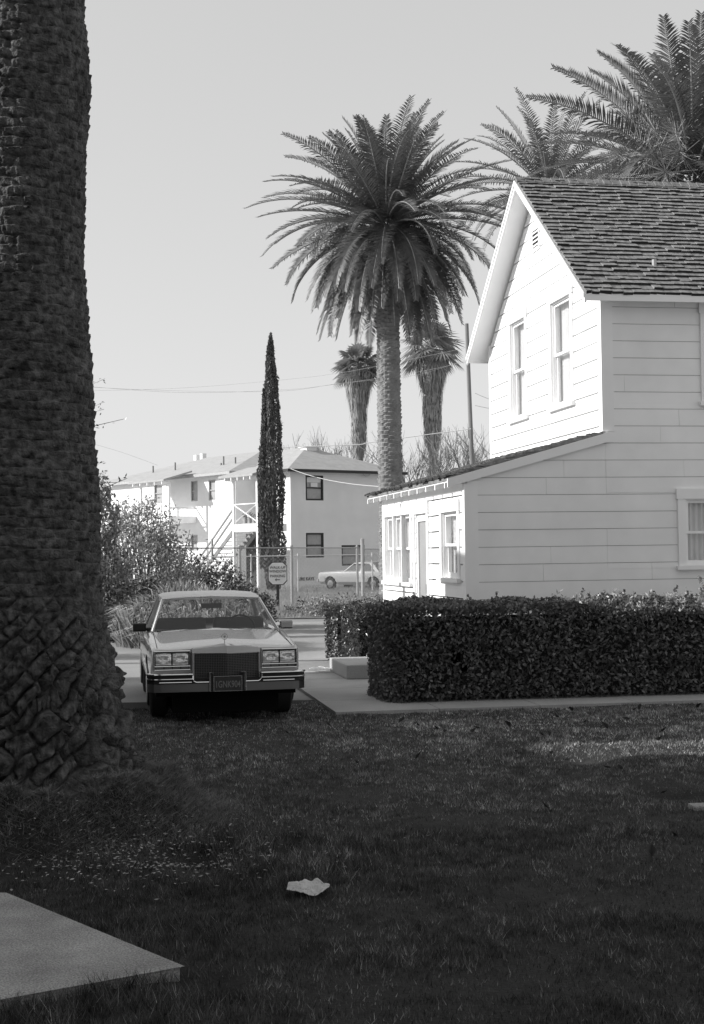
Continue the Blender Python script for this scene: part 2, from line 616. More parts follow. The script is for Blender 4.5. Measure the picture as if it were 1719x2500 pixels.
bl = []
tn = []
HOLES = ((1.97, 12.53, 0.30, 0.36, 0.11), (2.45, 10.5, 0.35, 0.22, 0.10), (-1.0, 8.55, 0.18, 0.2, 0.07), (-0.6, 6.05, 0.16, 0.16, 0.08))
for (ya, yb, dens, hh, ww) in ((4.3, 8, 8500, 0.027, 0.0050), (8, 12, 6000, 0.026, 0.0065), (12, 17.5, 4200, 0.024, 0.009)):
    wmax = yb * 0.27 + 3.0
    n = int(dens * (yb - ya) * 2 * wmax)
    x = rng.uniform(-wmax, wmax, n)
    y = rng.uniform(ya, yb, n)
    k = np.abs(x) < y * 0.27 + 2.8
    k &= ~in_poly(x, y, SLAB)
    
    q = (x - A0.x) * UC.x + (y - A0.y) * UC.y
    r_ = (x - A0.x) * VC.x + (y - A0.y) * VC.y
    k &= ~((r_ > rng.uniform(-0.06, 0.02, n)) & (q > -0.015))
    k &= ~(r_ > 1.35)
    k &= x < 8.9
    k &= (np.hypot(x - TR.x, y - TR.y) > rng.uniform(0.9, 1.3, n))
    pat = vnoise(x * 2.2, y * 2.2, 11) * 0.6 + vnoise(x * 6.5, y * 6.5, 12) * 0.4
    for (hx, hy, rx, ry, _) in HOLES:
        k &= ((x - hx) / rx) ** 2 + ((y - hy) / ry) ** 2 > rng.uniform(0.1, 1.3, n)
    k &= rng.uniform(0, 1, n) < 0.15 + 1.3 * pat ** 1.3
    x, y, pat = x[k], y[k], pat[k]
    n = len(x)
    h_ = hh * (0.45 + 1.1 * pat) * rng.uniform(0.5, 1.4, n)
    # longer tufts around the slab and the paper
    for sx, sy, rr in ((-0.5, 8.6, 0.7), (-0.9, 6.6, 0.5), (-1.2, 5.65, 0.5), (-0.8, 5.95, 0.3)):
        h_ *= 1 + 0.9 * np.exp(-((x - sx) ** 2 + (y - sy) ** 2) / rr ** 2)
    pt = 0.5 * vnoise(x * 1.3, y * 0.9, 101) + 0.5 * vnoise(x * 4.7, y * 3.1, 102)
    pf = vnoise(x * 17, y * 14, 103)
    dry = np.clip((y - 9.0) / 6.0, 0, 1) * np.clip((x + 4) / 5, 0.3, 1)      # brighter light toward the path, painted into the grass tone
    tone_ = 0.098 * (0.55 + 0.75 * pt ** 1.2) * (0.35 + 1.3 * pf ** 1.3) * rng.uniform(0.3, 1.7, n) * (1 + 2.1 * dry)
    straw = rng.uniform(0, 1, n) < 0.07 + 0.10 * (pt > 0.6) + 0.08 * dry
    tone_ = np.where(straw, tone_ * 2.6 + 0.04, tone_)
    tn.append(tone_)
    bl.append(grass_blades(n, x, y, lawn_h(x, y) - 0.004, h_, ww, 0.6))
b = MB()
for q in bl:
    b.arr(q)
kind(b.build('grass', M['grass_tone'], tone=np.concatenate(tn)), 'stuff')

# wiry fibre on the mound
n = 60000
a = rng.uniform(-2.6, 0.9, n)
rr = 0.55 + rng.beta(1.2, 1.9, n) * 0.95
x = TR.x + np.cos(a) * rr
y = TR.y + np.sin(a) * rr
z = lawn_h(x, y) - 0.01
q1 = grass_blades(n, x, y, z, 0.032 * rng.uniform(0.4, 1.8, n), 0.008, 1.8)
b = MB()
b.arr(q1)
kind(b.build('root_fibre', M['fibre']), 'stuff')

# pale chips and litter in front of the mound
n = 900
x = rng.normal(-1.25, 0.48, n)
y = 8.5 + rng.normal(0, 0.38, n) + 0.15 * (x + 1.2)
k = ~in_poly(x, y, SLAB)
x, y = x[k], y[k]
z = lawn_h(x, y) + 0.022 + rng.uniform(0, 0.012, len(x))
c = np.stack([x, y, z], 1)
lq = leaves(c, 0.030, 0.017)
lq[:, :, 2] = z[:, None] + (lq[:, :, 2] - z[:, None]) * 0.35
b = MB()
b.arr(lq)
kind(b.build('leaf_litter', M['litter']), 'stuff')

# ------------------------------------------------------------------ dead leaves on the lawn
lf = MB()
gx = [(-0.045, 0, 0.0), (-0.02, 0.022, 0.012), (0.012, 0.026, 0.02), (0.05, 0.004, 0.008), (0.015, -0.022, 0.022), (-0.02, -0.02, 0.014)]
lf.poly([gx[0], gx[1], (0, 0, 0.004), gx[5]])
lf.poly([gx[1], gx[2], (0.05, 0.004, 0.03), (0, 0, 0.004)])
lf.poly([(0, 0, 0.004), (0.05, 0.004, 0.03), gx[4], gx[5]])
proto = None
spots = [(1020, 1772), (1065, 1782), (1085, 1790), (1155, 1790), (1165, 1780), (1240, 1770), (1243, 1775), (1325, 1770), (1322, 1795), (1358, 1752), (1340, 1797), (1395, 1737), (1430, 1765), (1470, 1775), (1478, 1780), (1475, 1805), (1530, 1758), (1550, 1733), (1563, 1732), (1620, 1787), (1635, 1806), (1610, 1812), (1705, 1730), (1260, 1833), (1345, 1828), (1417, 1817), (1022, 1848), (1142, 1861), (1515, 1877), (1484, 1875), (1620, 1920), (1330, 1971), (870, 1860), (1645, 2042), (1590, 2092), (1360, 1751), (800, 1768), (845, 1785), (980, 1762), (700, 1790)]
ORD = ['first', 'second', 'third', 'fourth', 'fifth', 'sixth', 'seventh', 'eighth', 'ninth', 'tenth', 'eleventh', 'twelfth', 'thirteenth', 'fourteenth', 'fifteenth', 'sixteenth', 'seventeenth', 'eighteenth', 'nineteenth', 'twentieth']
spots = sorted(spots)
left, right = spots[:20], spots[20:]
for i, (px_, py_) in enumerate(spots):
    g = ground_at(px_, py_, 0.03)
    if proto is None:
        proto = lf.build('dead_leaf', M['dead_leaf'])
        o = proto
    else:
        o = proto.copy()
        col.objects.link(o)
    tag(o, ('dark dead leaf on the lawn, %s from the left' % ORD[i]) if i < 20 else ('dark dead leaf on the lawn, %s counting from the right' % ORD[len(spots) - 1 - i]), 'leaf', 'dead leaves scattered on the lawn')
    o.location = (g.x, g.y, float(lawn_h(g.x, g.y)) + 0.028)
    s_ = random.uniform(0.5, 1.05)
    o.scale = (s_, s_, s_ * random.uniform(1.4, 2.6))
    o.rotation_euler = (random.uniform(-0.3, 0.3), random.uniform(-0.3, 0.3), random.uniform(0, 6.28))

# ------------------------------------------------------------------ big date palm trunk (near left)
edge = [(207, 30), (215, 120), (221, 200), (215, 280), (208, 420), (205, 560), (206, 640), (212, 740), (220, 840), (227, 920), (231, 1000), (237, 1090), (246, 1180), (253, 1270), (259, 1360), (266, 1450), (275, 1540), (288, 1630), (304, 1720), (320, 1800), (335, 1850), (350, 1900)]
prof = []
for ex, ey in edge:
    d = ray(ex, ey)
    m_ = d.x
    dist = abs(TR.x - m_ * TR.y) / math.hypot(1, m_)
    z_ = H + d.z * TR.y
    prof.append((z_, dist))
prof.sort()
pz = np.array([p[0] for p in prof])
pr_ = np.array([p[1] for p in prof])
pr_ -= np.interp(pz, [0, 1.2, 2.0, 3], [0.11, 0.10, 0.04, 0.022])
palm = thing('date_palm', 'massive rough date palm trunk on a rooty mound at the left edge of the lawn', 'palm tree', TR)


def bark_grid(z0, z1, dz, nang, amp_hi, amp_lo):
    zs = np.arange(z0, z1, dz)
    an = np.linspace(0, 2 * math.pi, nang, endpoint=False)
    A, ZZ = np.meshgrid(an, zs)
    r = np.interp(ZZ, pz, pr_)
    # cell pitch grows toward the base
    zf = np.linspace(-0.5, 14, 3000)
    pitch = np.interp(zf, [0, 1.3, 1.9, 14], [0.14, 0.11, 0.066, 0.060])
    ph = np.concatenate([[0], np.cumsum((zf[1] - zf[0]) / pitch[:-1])])
    nb = 10
    warp = 0.35 * (vnoise(A * 2.2, ZZ * 3.0, 21) - 0.5) * np.sin(A * 0 + 1)
    phi = np.interp(ZZ, zf, ph) + 2 * A / (2 * math.pi) + warp
    row = np.floor(phi)
    f = phi - row
    s = A / (2 * math.pi) * nb + 0.5 * (row % 2) + 0.25 * (vnoise(row * 7.3, A * 0, 5) - 0.5) + 0.5 * (vnoise(A * 1.9, ZZ * 5.0, 8) - 0.5)
    ci = np.floor(s)
    ds = (s - ci - 0.5) * 2
    rnd = vnoise(ci * 3.7 + row * 9.1, row * 5.3, 31)
    env = np.clip((1 - np.abs(ds) ** 2.2) * 2.2, 0, 1)
    fl = np.clip(f + 0.25 * (ds ** 2), 0, 1.3)
    lip = np.clip(fl / 0.18, 0, 1) * (0.55 + 0.45 * fl) * np.clip((1.06 - fl) / 0.10, 0, 1)
    amp = np.interp(ZZ, [0, 1.2, 2.2, 5], [amp_lo, amp_lo * 0.7, amp_hi, amp_hi])
    dsp = amp * lip * env * (0.6 + 0.6 * rnd)
    # lower zone: chunky cut leaf bases packed along rising diagonals
    ss = A * 0.62 + 0.09 * (vnoise(A * 3, ZZ * 5, 61) - 0.5)
    zz2 = ZZ + 0.09 * (vnoise(A * 3 + 9, ZZ * 5, 62) - 0.5)
    c_, s_ = math.cos(0.66), math.sin(0.66)
    q2 = (-ss * s_ + zz2 * c_) / 0.11
    rw = np.floor(q2)
    f2 = q2 - rw
    q1 = (ss * c_ + zz2 * s_) / 0.20 + 0.5 * (rw % 2) + 0.6 * vnoise(rw * 5.1, rw * 0, 63)
    cw = np.floor(q1)
    f1 = q1 - cw
    hr = vnoise(cw * 7.7 + 0.5, rw * 3.9 + 0.5, 64)

    def sm(v, e):
        return np.clip(v / e, 0, 1)
    tilt = 0.35 + 0.65 * f1 * (0.4 + hr) + 0.35 * (1 - f2) * (1 - hr)
    blk = (0.25 + 0.95 * hr) * tilt * sm(f2, 0.06 + 0.34 * vnoise(cw * 3.3, rw * 8.1, 68)) * sm(1 - f2, 0.10) * sm(f1, 0.10) * sm(1 - f1, 0.05)
    blk += 0.22 * (vnoise(A * 18, ZZ * 26, 66) - 0.5) + 0.20 * (vnoise(A * 46, ZZ * 11, 69) - 0.5) + 0.25 * (vnoise(A * 8, ZZ * 9, 70) - 0.5)
    wl_ = np.clip((1.2 + 0.6 * vnoise(A * 2, ZZ * 2, 67) - ZZ) / 1.0 + 0.3, 0, 1)
    dsp = dsp * (1 - wl_) + wl_ * 0.165 * blk
    dsp += 0.02 * (vnoise(A * 5, ZZ * 6, 41) - 0.5) + 0.012 * (vnoise(A * 22, ZZ * 24, 43) - 0.5)
    R_ = r + dsp
    return np.stack([R_ * np.cos(A), R_ * np.sin(A), ZZ], -1)


b = MB()
for (z0, z1, dz, na) in ((-0.1, 6.4, 0.010, 400), (6.38, 12.6, 0.04, 90)):
    G = bark_grid(z0, z1, dz, na, 0.032, 0.06)
    G2 = np.roll(G, -1, 1)
    n0 = len(b.v)
    nz_, na_ = G.shape[:2]
    b.v += [tuple(p) for p in G.reshape(-1, 3)]
    for i in range(nz_ - 1):
        for k in range(na_):
            k2 = (k + 1) % na_
            b.f.append((n0 + i * na_ + k, n0 + i * na_ + k2, n0 + (i + 1) * na_ + k2, n0 + (i + 1) * na_ + k))
b.build('trunk', M['bark'], palm, smooth=True, sharp=60)


# ------------------------------------------------------------------ palm crowns
def frond(base, az, el, length, droop, lw=0.5, nl=46, wid=0.04, r=random, roll=0.0):
    """returns rachis points and leaflet quads"""
    n = 16
    p = Vector(base)
    pts = [p.copy()]
    e = el
    side_dir = Vector((-math.sin(az), math.cos(az), 0))
    twist = r.uniform(-0.35, 0.35) + roll
    dirs = []
    swing = r.uniform(-0.25, 0.25)
    for i in range(n):
        t = i / n
        e_ = el - droop * (t ** 1.5)
        a_ = az + swing * t
        d = Vector((math.cos(a_) * math.cos(e_), math.sin(a_) * math.cos(e_), math.sin(e_)))
        dirs.append(d)
        p = p + d * (length / n)
        pts.append(p.copy())
    dirs.append(dirs[-1])
    P = np.array([tuple(q) for q in pts])
    D = np.array([tuple(q) for q in dirs])
    t = np.linspace(0.10, 1.0, nl)
    idx = t * n
    i0 = np.minimum(idx.astype(int), n - 1)
    fr = (idx - i0)[:, None]
    C = P[i0] * (1 - fr) + P[i0 + 1] * fr
    T = D[i0] * (1 - fr) + D[i0 + 1] * fr
    T /= np.linalg.norm(T, axis=1)[:, None]
    sd = np.array(tuple(side_dir))
    Sd = sd - T * (T @ sd)[:, None]
    Sd /= np.linalg.norm(Sd, axis=1)[:, None]
    U = np.cross(T, Sd)
    U[U[:, 2] < 0] *= 1
    flip = np.sign((U[:, 2]).sum() + 1e-6) if abs(U[:, 2].sum()) > 1e-3 else 1
    U = U * flip
    c_, s_ = math.cos(twist), math.sin(twist)
    S2 = Sd * c_ + U * s_
    U2 = U * c_ - Sd * s_
    ll = lw * np.clip(np.sin(math.pi * (0.12 + 0.80 * t) ** 0.85), 0.25, 1)
    out = []
    out2 = []
    for sg in (-1, 1):
        j = rng.uniform(-0.16, 0.16, nl)[:, None]
        d = S2 * sg * 0.92 + T * (0.32 + 0.42 * t[:, None] + j) + U2 * (0.30 + j)
        d /= np.linalg.norm(d, axis=1)[:, None]
        d2 = d + np.array([0, 0, -0.22])
        d2 /= np.linalg.norm(d2, axis=1)[:, None]
        L = (ll * rng.uniform(0.8, 1.1, nl))[:, None]
        wv = T * wid / 2
        mid = C + d * L * 0.5
        tip = mid + d2 * L * 0.5
        out.append(np.stack([C - wv * 0.6, C + wv * 0.6, mid + wv, mid - wv], 1))
        out2.append(np.stack([mid - wv, mid + wv, tip], 1))
    return pts, (np.concatenate(out), np.concatenate(out2))


def date_crown(name, parent, z, nfr, length, seed, lw=0.5, nl=46, wid=0.045, elmin=-45, rad=0.3, spots=None):
    r = random.Random(seed)
    lb, rb = MB(), MB()
    for i in range(nfr):
        t = (i + 0.5) / nfr
        el = math.radians(86 - (86 - elmin) * t ** 0.82 + r.uniform(-6, 6))
        az = i * 2.39996 + r.uniform(-0.2, 0.2)
        L = length * r.uniform(0.85, 1.08) * (0.8 + 0.2 * min(1, t * 4))
        dr = math.radians(r.uniform(48, 78)) * (0.45 + 0.75 * t if el > 0 else 1.0)
        if el < 0:
            L *= 0.86
            dr = max(math.radians(8), math.radians(82) + el) * r.uniform(0.8, 1.0)
        base = (math.cos(az) * rad, math.sin(az) * rad, z - 0.5 * t)
        pts, lq = frond(base, az, el, L, dr, lw, nl, wid, r)
        lb.arr(lq[0])
        lb.arr(lq[1])
        rb.tube(pts, [0.032 * (1 - 0.85 * k / 16) + 0.005 for k in range(17)], 4, cap=False)
    c = lb.build('crown', M['frond'], parent)
    rb.build('leaf_stalks', M['rachis'], c, smooth=True)
    return c


date_crown('crown', palm, 12.6, 60, 4.8, 1, nl=30, wid=0.06)


def far_trunk(parent, r0, r1, h, pitch=0.13, n=36, amp=0.06):
    b = MB()
    zs = np.arange(0, h, pitch / 4)
    an = np.linspace(0, 2 * math.pi, n, endpoint=False)
    A, Z_ = np.meshgrid(an, zs)
    base = np.interp(Z_, [0, 0.8, h * 0.4, h - 1.2, h], [r0 * 1.2, r0, r0 * 0.98, r1, r1 * 1.15])
    ph = Z_ / pitch + 1.5 * A / (2 * math.pi) + 0.5 * (vnoise(A * 3, Z_ * 2, 3) - 0.5)
    row = np.floor(ph)
    f = ph - row
    s = A / (2 * math.pi) * 9 + 0.5 * (row % 2)
    ds = (s - np.floor(s) - 0.5) * 2
    R_ = base + amp * f * (1 - ds ** 2 * 0.7) * (0.5 + vnoise(np.floor(s) * 3.1, row * 4.7, 6)) + 0.03 * (vnoise(A * 2, Z_ * 1.5, 8) - 0.5)
    G = np.stack([R_ * np.cos(A), R_ * np.sin(A), Z_], -1)
    G2 = np.roll(G, -1, 1)
    b.arr(np.stack([G[:-1], G2[:-1], G2[1:], G[1:]], 2).reshape(-1, 4, 3))
    return b.build('trunk', M['bark_far'], parent)


# central palm
g = at(957, 1470, 46)
pm = thing('date_palm', 'tall date palm with a full round crown standing behind the low wing of the house', 'palm tree', (g.x, 46, 0))
hz = at(948, 532, 46).z
far_trunk(pm, 0.37, 0.33, hz - 0.3)
date_crown('crown', pm, hz, 165, 4.4, 4, lw=0.60, nl=64, wid=0.048, elmin=-66, rad=0.22)

# right big palm and the smaller one behind
g = at(1690, 480, 36)
pm = thing('date_palm', 'large date palm crown rising over the shingle roof at the upper right corner', 'palm tree', (g.x, 36, 0))
hz = at(1690, 422, 36).z
far_trunk(pm, 0.42, 0.38, hz - 0.3)
date_crown('crown', pm, hz, 92, 4.5, 9, lw=0.72, nl=74, wid=0.052, elmin=-50, rad=0.3)
# pale flower stalks spilling out of the near crown
b = MB()
rq = np.random.default_rng(5)
for i in range(36):
    a = rq.uniform(0, 2 * math.pi)
    e = rq.uniform(-0.3, 0.9)
    o0 = np.array([math.cos(a) * 0.3, math.sin(a) * 0.3, hz - 0.1])
    d0 = np.array([math.cos(a) * math.cos(e), math.sin(a) * math.cos(e), math.sin(e)])
    L0 = rq.uniform(1.1, 2.7)
    b.tube([o0, o0 + d0 * L0], [0.03, 0.02], 4, cap=False)
    c0 = o0 + d0 * L0
    n = 90
    st = c0 - d0 * rq.uniform(0, 0.5, n)[:, None] * 1.0
    dd = d0 + rq.normal(0, 0.55, (n, 3))
    dd /= np.linalg.norm(dd, axis=1)[:, None]
    en = st + dd * rq.uniform(0.35, 0.8, n)[:, None] + np.array([0, 0, -0.15])
    sd_ = np.cross(dd, rq.normal(size=(n, 3)))
    sd_ /= np.linalg.norm(sd_, axis=1)[:, None]
    b.arr(np.stack([st - sd_ * 0.007, st + sd_ * 0.007, en + sd_ * 0.005, en - sd_ * 0.005], 1))
b.build('flower_stalks', M['wire_pale'] if False else M['flower'], pm)
g = at(1340, 400, 60)
pm = thing('date_palm', 'smaller distant date palm seen between the round palm and the roof ridge', 'palm tree', (g.x, 60, 0))
hz = at(1340, 455, 60).z
far_trunk(pm, 0.42, 0.38, hz - 0.3)
date_crown('crown', pm, hz, 70, 4.7, 15, lw=0.55, nl=44, wid=0.06, elmin=-45, rad=0.3)


# fan palms
def fan_palm(px_, ytop, yskirt, ycrown, Yd, wpx, label, seed):
    r = random.Random(seed)
    g = at(px_, 1300, Yd)
    pm = thing('fan_palm', label, 'palm tree', (g.x, Yd, 0), 0, 'fan palms behind the apartment')
    zc = at(px_, ycrown, Yd).z
    zs = at(px_, yskirt, Yd).z
    R0 = wpx / 2 * Yd / F
    b = MB()
    b.tube([(0, 0, z) for z in (0, 1, 4, zc * 0.6, zc)], [0.45, 0.36, 0.30, 0.26, 0.25], 12)
    b.build('trunk', M['bark_far'], pm, smooth=True)
    # skirt of dead leaves
    n = 2600
    t = rng.uniform(0, 1, n) ** 0.8
    z = zs + (zc - 0.3 - zs) * t
    prof_ = np.interp(t, [0, 0.15, 0.6, 1], [0.12, 0.36, 0.42, 0.8]) * R0 * 0.66
    lobes = 1 + 0.25 * (vnoise(rng.uniform(0, 6, n), z * 0.5, seed))
    a = rng.uniform(0, 2 * math.pi, n)
    rr = prof_ * lobes * rng.uniform(0.75, 1.05, n)
    x = np.cos(a) * rr
    y = np.sin(a) * rr
    L = rng.uniform(0.5, 1.1, n)
    wv = 0.05
    j = rng.normal(0, 0.08, (n, 2))
    q = np.stack([np.stack([x - np.sin(a) * wv, y + np.cos(a) * wv, z], 1), np.stack([x + np.sin(a) * wv, y - np.cos(a) * wv, z], 1),
                  np.stack([x * 0.93 + j[:, 0], y * 0.93 + j[:, 1], z - L], 1)], 1)
    b = MB()
    b.arr(q)
    core = [(0, 0, zs - 0.1), (0, 0, zs + 0.25 * (zc - zs)), (0, 0, zc - 0.2)]
    b.tube(core, [0.15, R0 * 0.2, R0 * 0.32], 12)
    b.build('dead_leaf_skirt', M['thatch'], pm)
    b = MB()
    st = MB()
    for i in range(40):
        t = (i + 0.5) / 40
        el = math.radians(80 - 125 * t + r.uniform(-8, 8))
        az = i * 2.4 + r.uniform(-0.3, 0.3)
        d = Vector((math.cos(az) * math.cos(el), math.sin(az) * math.cos(el), math.sin(el)))
        Lp = R0 * r.uniform(0.45, 0.62)
        c = Vector((0, 0, zc)) + d * Lp
        st.tube([(0, 0, zc), c], 0.03, 4, cap=False)
        sv = Vector((-math.sin(az), math.cos(az), 0))
        sv = (sv + Vector((0, 0, r.uniform(-0.6, 0.6)))).normalized()
        R1 = R0 * r.uniform(0.50, 0.68)
        for k in range(15):
            a_ = math.radians(-105 + 210 * k / 14)
            dd = (d * math.cos(a_) + sv * math.sin(a_)).normalized()
            e = c + dd * R1 * (0.8 + 0.2 * math.cos(a_)) + Vector((0, 0, -0.42 * R1))
            wv = dd.cross(d.cross(sv)).normalized() * 0.07
            m_ = c + (e - c) * 0.55 + Vector((0, 0, 0.06 * R1))
            b.poly([c, m_ + wv, e, m_ - wv])
    c = b.build('crown', M['fan'], pm)
    st.build('leaf_stalks', M['rachis'], c)
    return pm


fan_palm(880, 827, 1112, 892, 95, 126, 'shorter shaggy fan palm just left of the round palm trunk', 3)
fan_palm(1060, 780, 1095, 848, 95, 158, 'taller shaggy fan palm between the round palm trunk and the utility pole', 5)


# ------------------------------------------------------------------ house
P0 = Vector((1.6175, 20.0, 0))
house = thing('clapboard_house', 'two storey white clapboard house with shingle gable roof and a low wing behind the hedge', 'house', P0, TH)
BP = 0.2453
Z00 = 1.366
UG = 2.054        # gable wall u
D = 6.0           # depth
SL = 0.742        # main roof slope
EZ = 5.47         # roof top z at v=-0.3


def roof_z(v):    # top surface of main roof
    return EZ + SL * ((v + 0.3) if v <= D / 2 else (D - v + 0.3))


def lean_z(u):    # top surface of the wing roof
    return 2.87 + 0.272 * (u + 0.283)


def siding(T, zlo, zhi, left, right, holes, name, parent, t=0.032, gap=0.022, bd=-0.04):
    """T(s, out, z) -> point; left/right functions of z; holes list (s0,s1,z0,z1)"""
    f = MB()
    zs = []
    k0 = math.floor((zlo - Z00) / BP)
    k = k0
    while Z00 + k * BP < zhi:
        a = max(zlo, Z00 + k * BP + gap)
        c = min(zhi, Z00 + (k + 1) * BP)
        k += 1
        if c - a < 0.005:
            continue
        cuts = sorted({a, c} | {h for q in holes for h in (q[2], q[3]) if a < h < c})
        for za, zb in zip(cuts[:-1], cuts[1:]):
            zm = (za + zb) / 2
            L0, L1, R0_, R1_ = left(za), left(zb), right(za), right(zb)
            if (R0_ + R1_) - (L0 + L1) < 0.02:
                continue
            hs = sorted((q[0], q[1]) for q in holes if q[2] < zm < q[3])
            segs = []
            cur = (L0, L1)
            for h0, h1 in hs:
                segs.append((cur, (h0, h0)))
                cur = (h1, h1)
            segs.append((cur, (max(R0_, L0), max(R1_, L1))))
            for (a0, a1), (c0, c1) in segs:
                if c0 - a0 < 0.001 and c1 - a1 < 0.001:
                    continue
                # boards 2.5-4.5 m long with butt joints; bottom edge a little prouder than the top
                rj = random.Random(int(k * 13 + zlo * 100 + len(name)))
                lo_, hi_ = max(a0, a1), min(c0, c1)
                js = []
                xx = rj.uniform(-2.5, 1.5)
                while xx < hi_ - 0.3:
                    if xx > lo_ + 0.3:
                        js.append(xx)
                    xx += rj.uniform(2.5, 4.5)
                cur_ = (a0, a1)
                for xj in js + [None]:
                    e_ = (c0, c1) if xj is None else (xj - 0.002, xj - 0.002)
                    dt_ = rj.uniform(-0.0025, 0.0025)
                    f.hexa([T(cur_[0], t + dt_, za), T(e_[0], t + dt_, za), T(e_[0], bd - 0.005, za), T(cur_[0], bd - 0.005, za),
                            T(cur_[1], t - 0.003 + dt_, zb), T(e_[1], t - 0.003 + dt_, zb), T(e_[1], bd - 0.005, zb), T(cur_[1], bd - 0.005, zb)])
                    if xj is not None:
                        cur_ = (xj + 0.002, xj + 0.002)
    o = f.build(name, M['paint'], parent)
    # backing
    bk = MB()
    zc = sorted({zlo, zhi} | {h for q in holes for h in (q[2], q[3]) if zlo < h < zhi} | set(np.linspace(zlo, zhi, 14)))
    for za, zb in zip(zc[:-1], zc[1:]):
        zm = (za + zb) / 2
        L0, L1, R0_, R1_ = left(za), left(zb), right(za), right(zb)
        if (R0_ + R1_) - (L0 + L1) < 0.02:
            continue
        hs = sorted((q[0], q[1]) for q in holes if q[2] < zm < q[3])
        cur = (L0, L1)
        segs = []
        for h0, h1 in hs:
            segs.append((cur, (h0, h0)))
            cur = (h1, h1)
        segs.append((cur, (R0_, R1_)))
        for (a0, a1), (c0, c1) in segs:
            bk.hexa([T(a0, bd, za), T(c0, bd, za), T(c0, -0.12, za), T(a0, -0.12, za),
                     T(a1, bd, zb), T(c1, bd, zb), T(c1, -0.12, zb), T(a1, -0.12, zb)])
    bk.build('backing_board', M['groove'] if bd > 0 else M['groove_dark'], o)
    return o


Tside = lambda s, o_, z: (s, -o_, z)
Tgab = lambda s, o_, z: (UG - o_, s, z)
Tlean = lambda s, o_, z: (-o_, s, z)


def house_window(T, s0, s1, z0, z1, parent, cas=0.115, head=0.15, sillh=0.06, cur=True, n=1, rail=0.5, flat=0.0):
    """outer casing rectangle s0..s1, z0..z1 (sill included)"""
    fr = MB()
    pr = 0.05 + flat
    fr.box(s0, s0 + cas, -0.02, pr, z0 + sillh, z1 - head, T)
    fr.box(s1 - cas, s1, -0.02, pr, z0 + sillh, z1 - head, T)
    fr.box(s0 - 0.02, s1 + 0.02, -0.02, pr + 0.01, z1 - head, z1, T)
    fr.box(s0 - 0.035, s1 + 0.035, -0.06, pr + 0.045, z0, z0 + sillh, T)
    i0, i1 = s0 + cas, s1 - cas
    j0, j1 = z0 + sillh, z1 - head
    # jamb liners
    fr.box(i0 - 0.004, i0 + 0.018, -0.11, 0.018, j0, j1, T)
    fr.box(i1 - 0.018, i1 + 0.004, -0.11, 0.018, j0, j1, T)
    fr.box(i0 + 0.018, i1 - 0.018, -0.11, 0.018, j1 - 0.018, j1 + 0.004, T)
    ww = (i1 - i0) / n
    if n > 1:
        for k in range(1, n):
            fr.box(i0 + ww * k - 0.045, i0 + ww * k + 0.045, -0.06, pr - 0.006, j0, j1, T)
    win = fr.build('window', M['paint_trim'], parent)
    sh, gl, cu = MB(), MB(), MB()
    for k in range(n):
        a = i0 + ww * k + (0.018 if k == 0 else 0.045)
        c = i0 + ww * (k + 1) - (0.018 if k == n - 1 else 0.045)
        zr = j0 + (j1 - j0) * rail
        b_ = 0.045
        for (o0, o1, za, zb) in ((-0.075, -0.045, j0, zr + 0.02), (-0.042, -0.012, zr - 0.02, j1 - 0.018)):
            sh.box(a, a + b_, o0, o1, za, zb, T)
            sh.box(c - b_, c, o0, o1, za, zb, T)
            sh.box(a + b_, c - b_, o0, o1, za, za + (0.075 if za == j0 else 0.04), T)
            sh.box(a + b_, c - b_, o0, o1, zb - 0.04, zb, T)
            om = (o0 + o1) / 2
            gl.poly([T(a + b_, om, za), T(c - b_, om, za), T(c - b_, om, zb), T(a + b_, om, zb)])
        # curtain, two wavy halves
        if cur:
            m_ = (a + c) / 2
            for (ca, cb, wob) in ((a - 0.02, m_ + 0.0, 1), (m_ + 0.07, c + 0.02, -1)):
                N_ = 26
                for q in range(N_):
                    s_a = ca + (cb - ca) * q / N_
                    s_b = ca + (cb - ca) * (q + 1) / N_
                    oa = -0.13 + 0.014 * math.sin(s_a * 75)
                    ob = -0.13 + 0.014 * math.sin(s_b * 75)
                    cu.poly([T(s_a, oa, j0 - 0.02), T(s_b, ob, j0 - 0.02), T(s_b, ob, j1 - 0.02), T(s_a, oa, j1 - 0.02)])
    sh.build('sash', M['paint_trim'], win)
    gl.build('pane', M['glass'], win)
    if cur:
        cu.build('curtain', M['curtain'], win)
    return win


# windows
W_side_low = (3.12, 4.35, 1.50, 2.67)
W_side_up = (3.52, 4.60, 3.87, 5.37)
W_g1 = (3.60, 4.70, 4.03, 5.95)
W_g2 = (1.22, 2.40, 4.01, 5.91)
W_l3 = (3.50, 5.88, 1.24, 2.64)
W_l1 = (0.30, 1.50, 1.36, 2.56)
DOOR = (2.40, 3.28, 0.20, 2.62)


def hole(q, m_=0.05):
    return (q[0] + m_, q[1] - m_, q[2] + 0.03, q[3] - 0.05)


BIG = 12.0
siding(Tside, 0.22, 5.52, lambda z: UG, lambda z: BIG, [hole(W_side_low), hole(W_side_up)], 'side_wall', house, t=0.02, gap=0.0075, bd=0.004)
siding(Tside, 0.22, 3.32, lambda z: max(0.0, (z + 0.13 - 2.87) / 0.272 - 0.283), lambda z: UG - 0.002, [], 'wing_side_wall', house, t=0.02, gap=0.0075, bd=0.004)


def gl_(z):
    return 0.0 if z < roof_z(0) - 0.16 else (z + 0.16 - EZ) / SL - 0.3


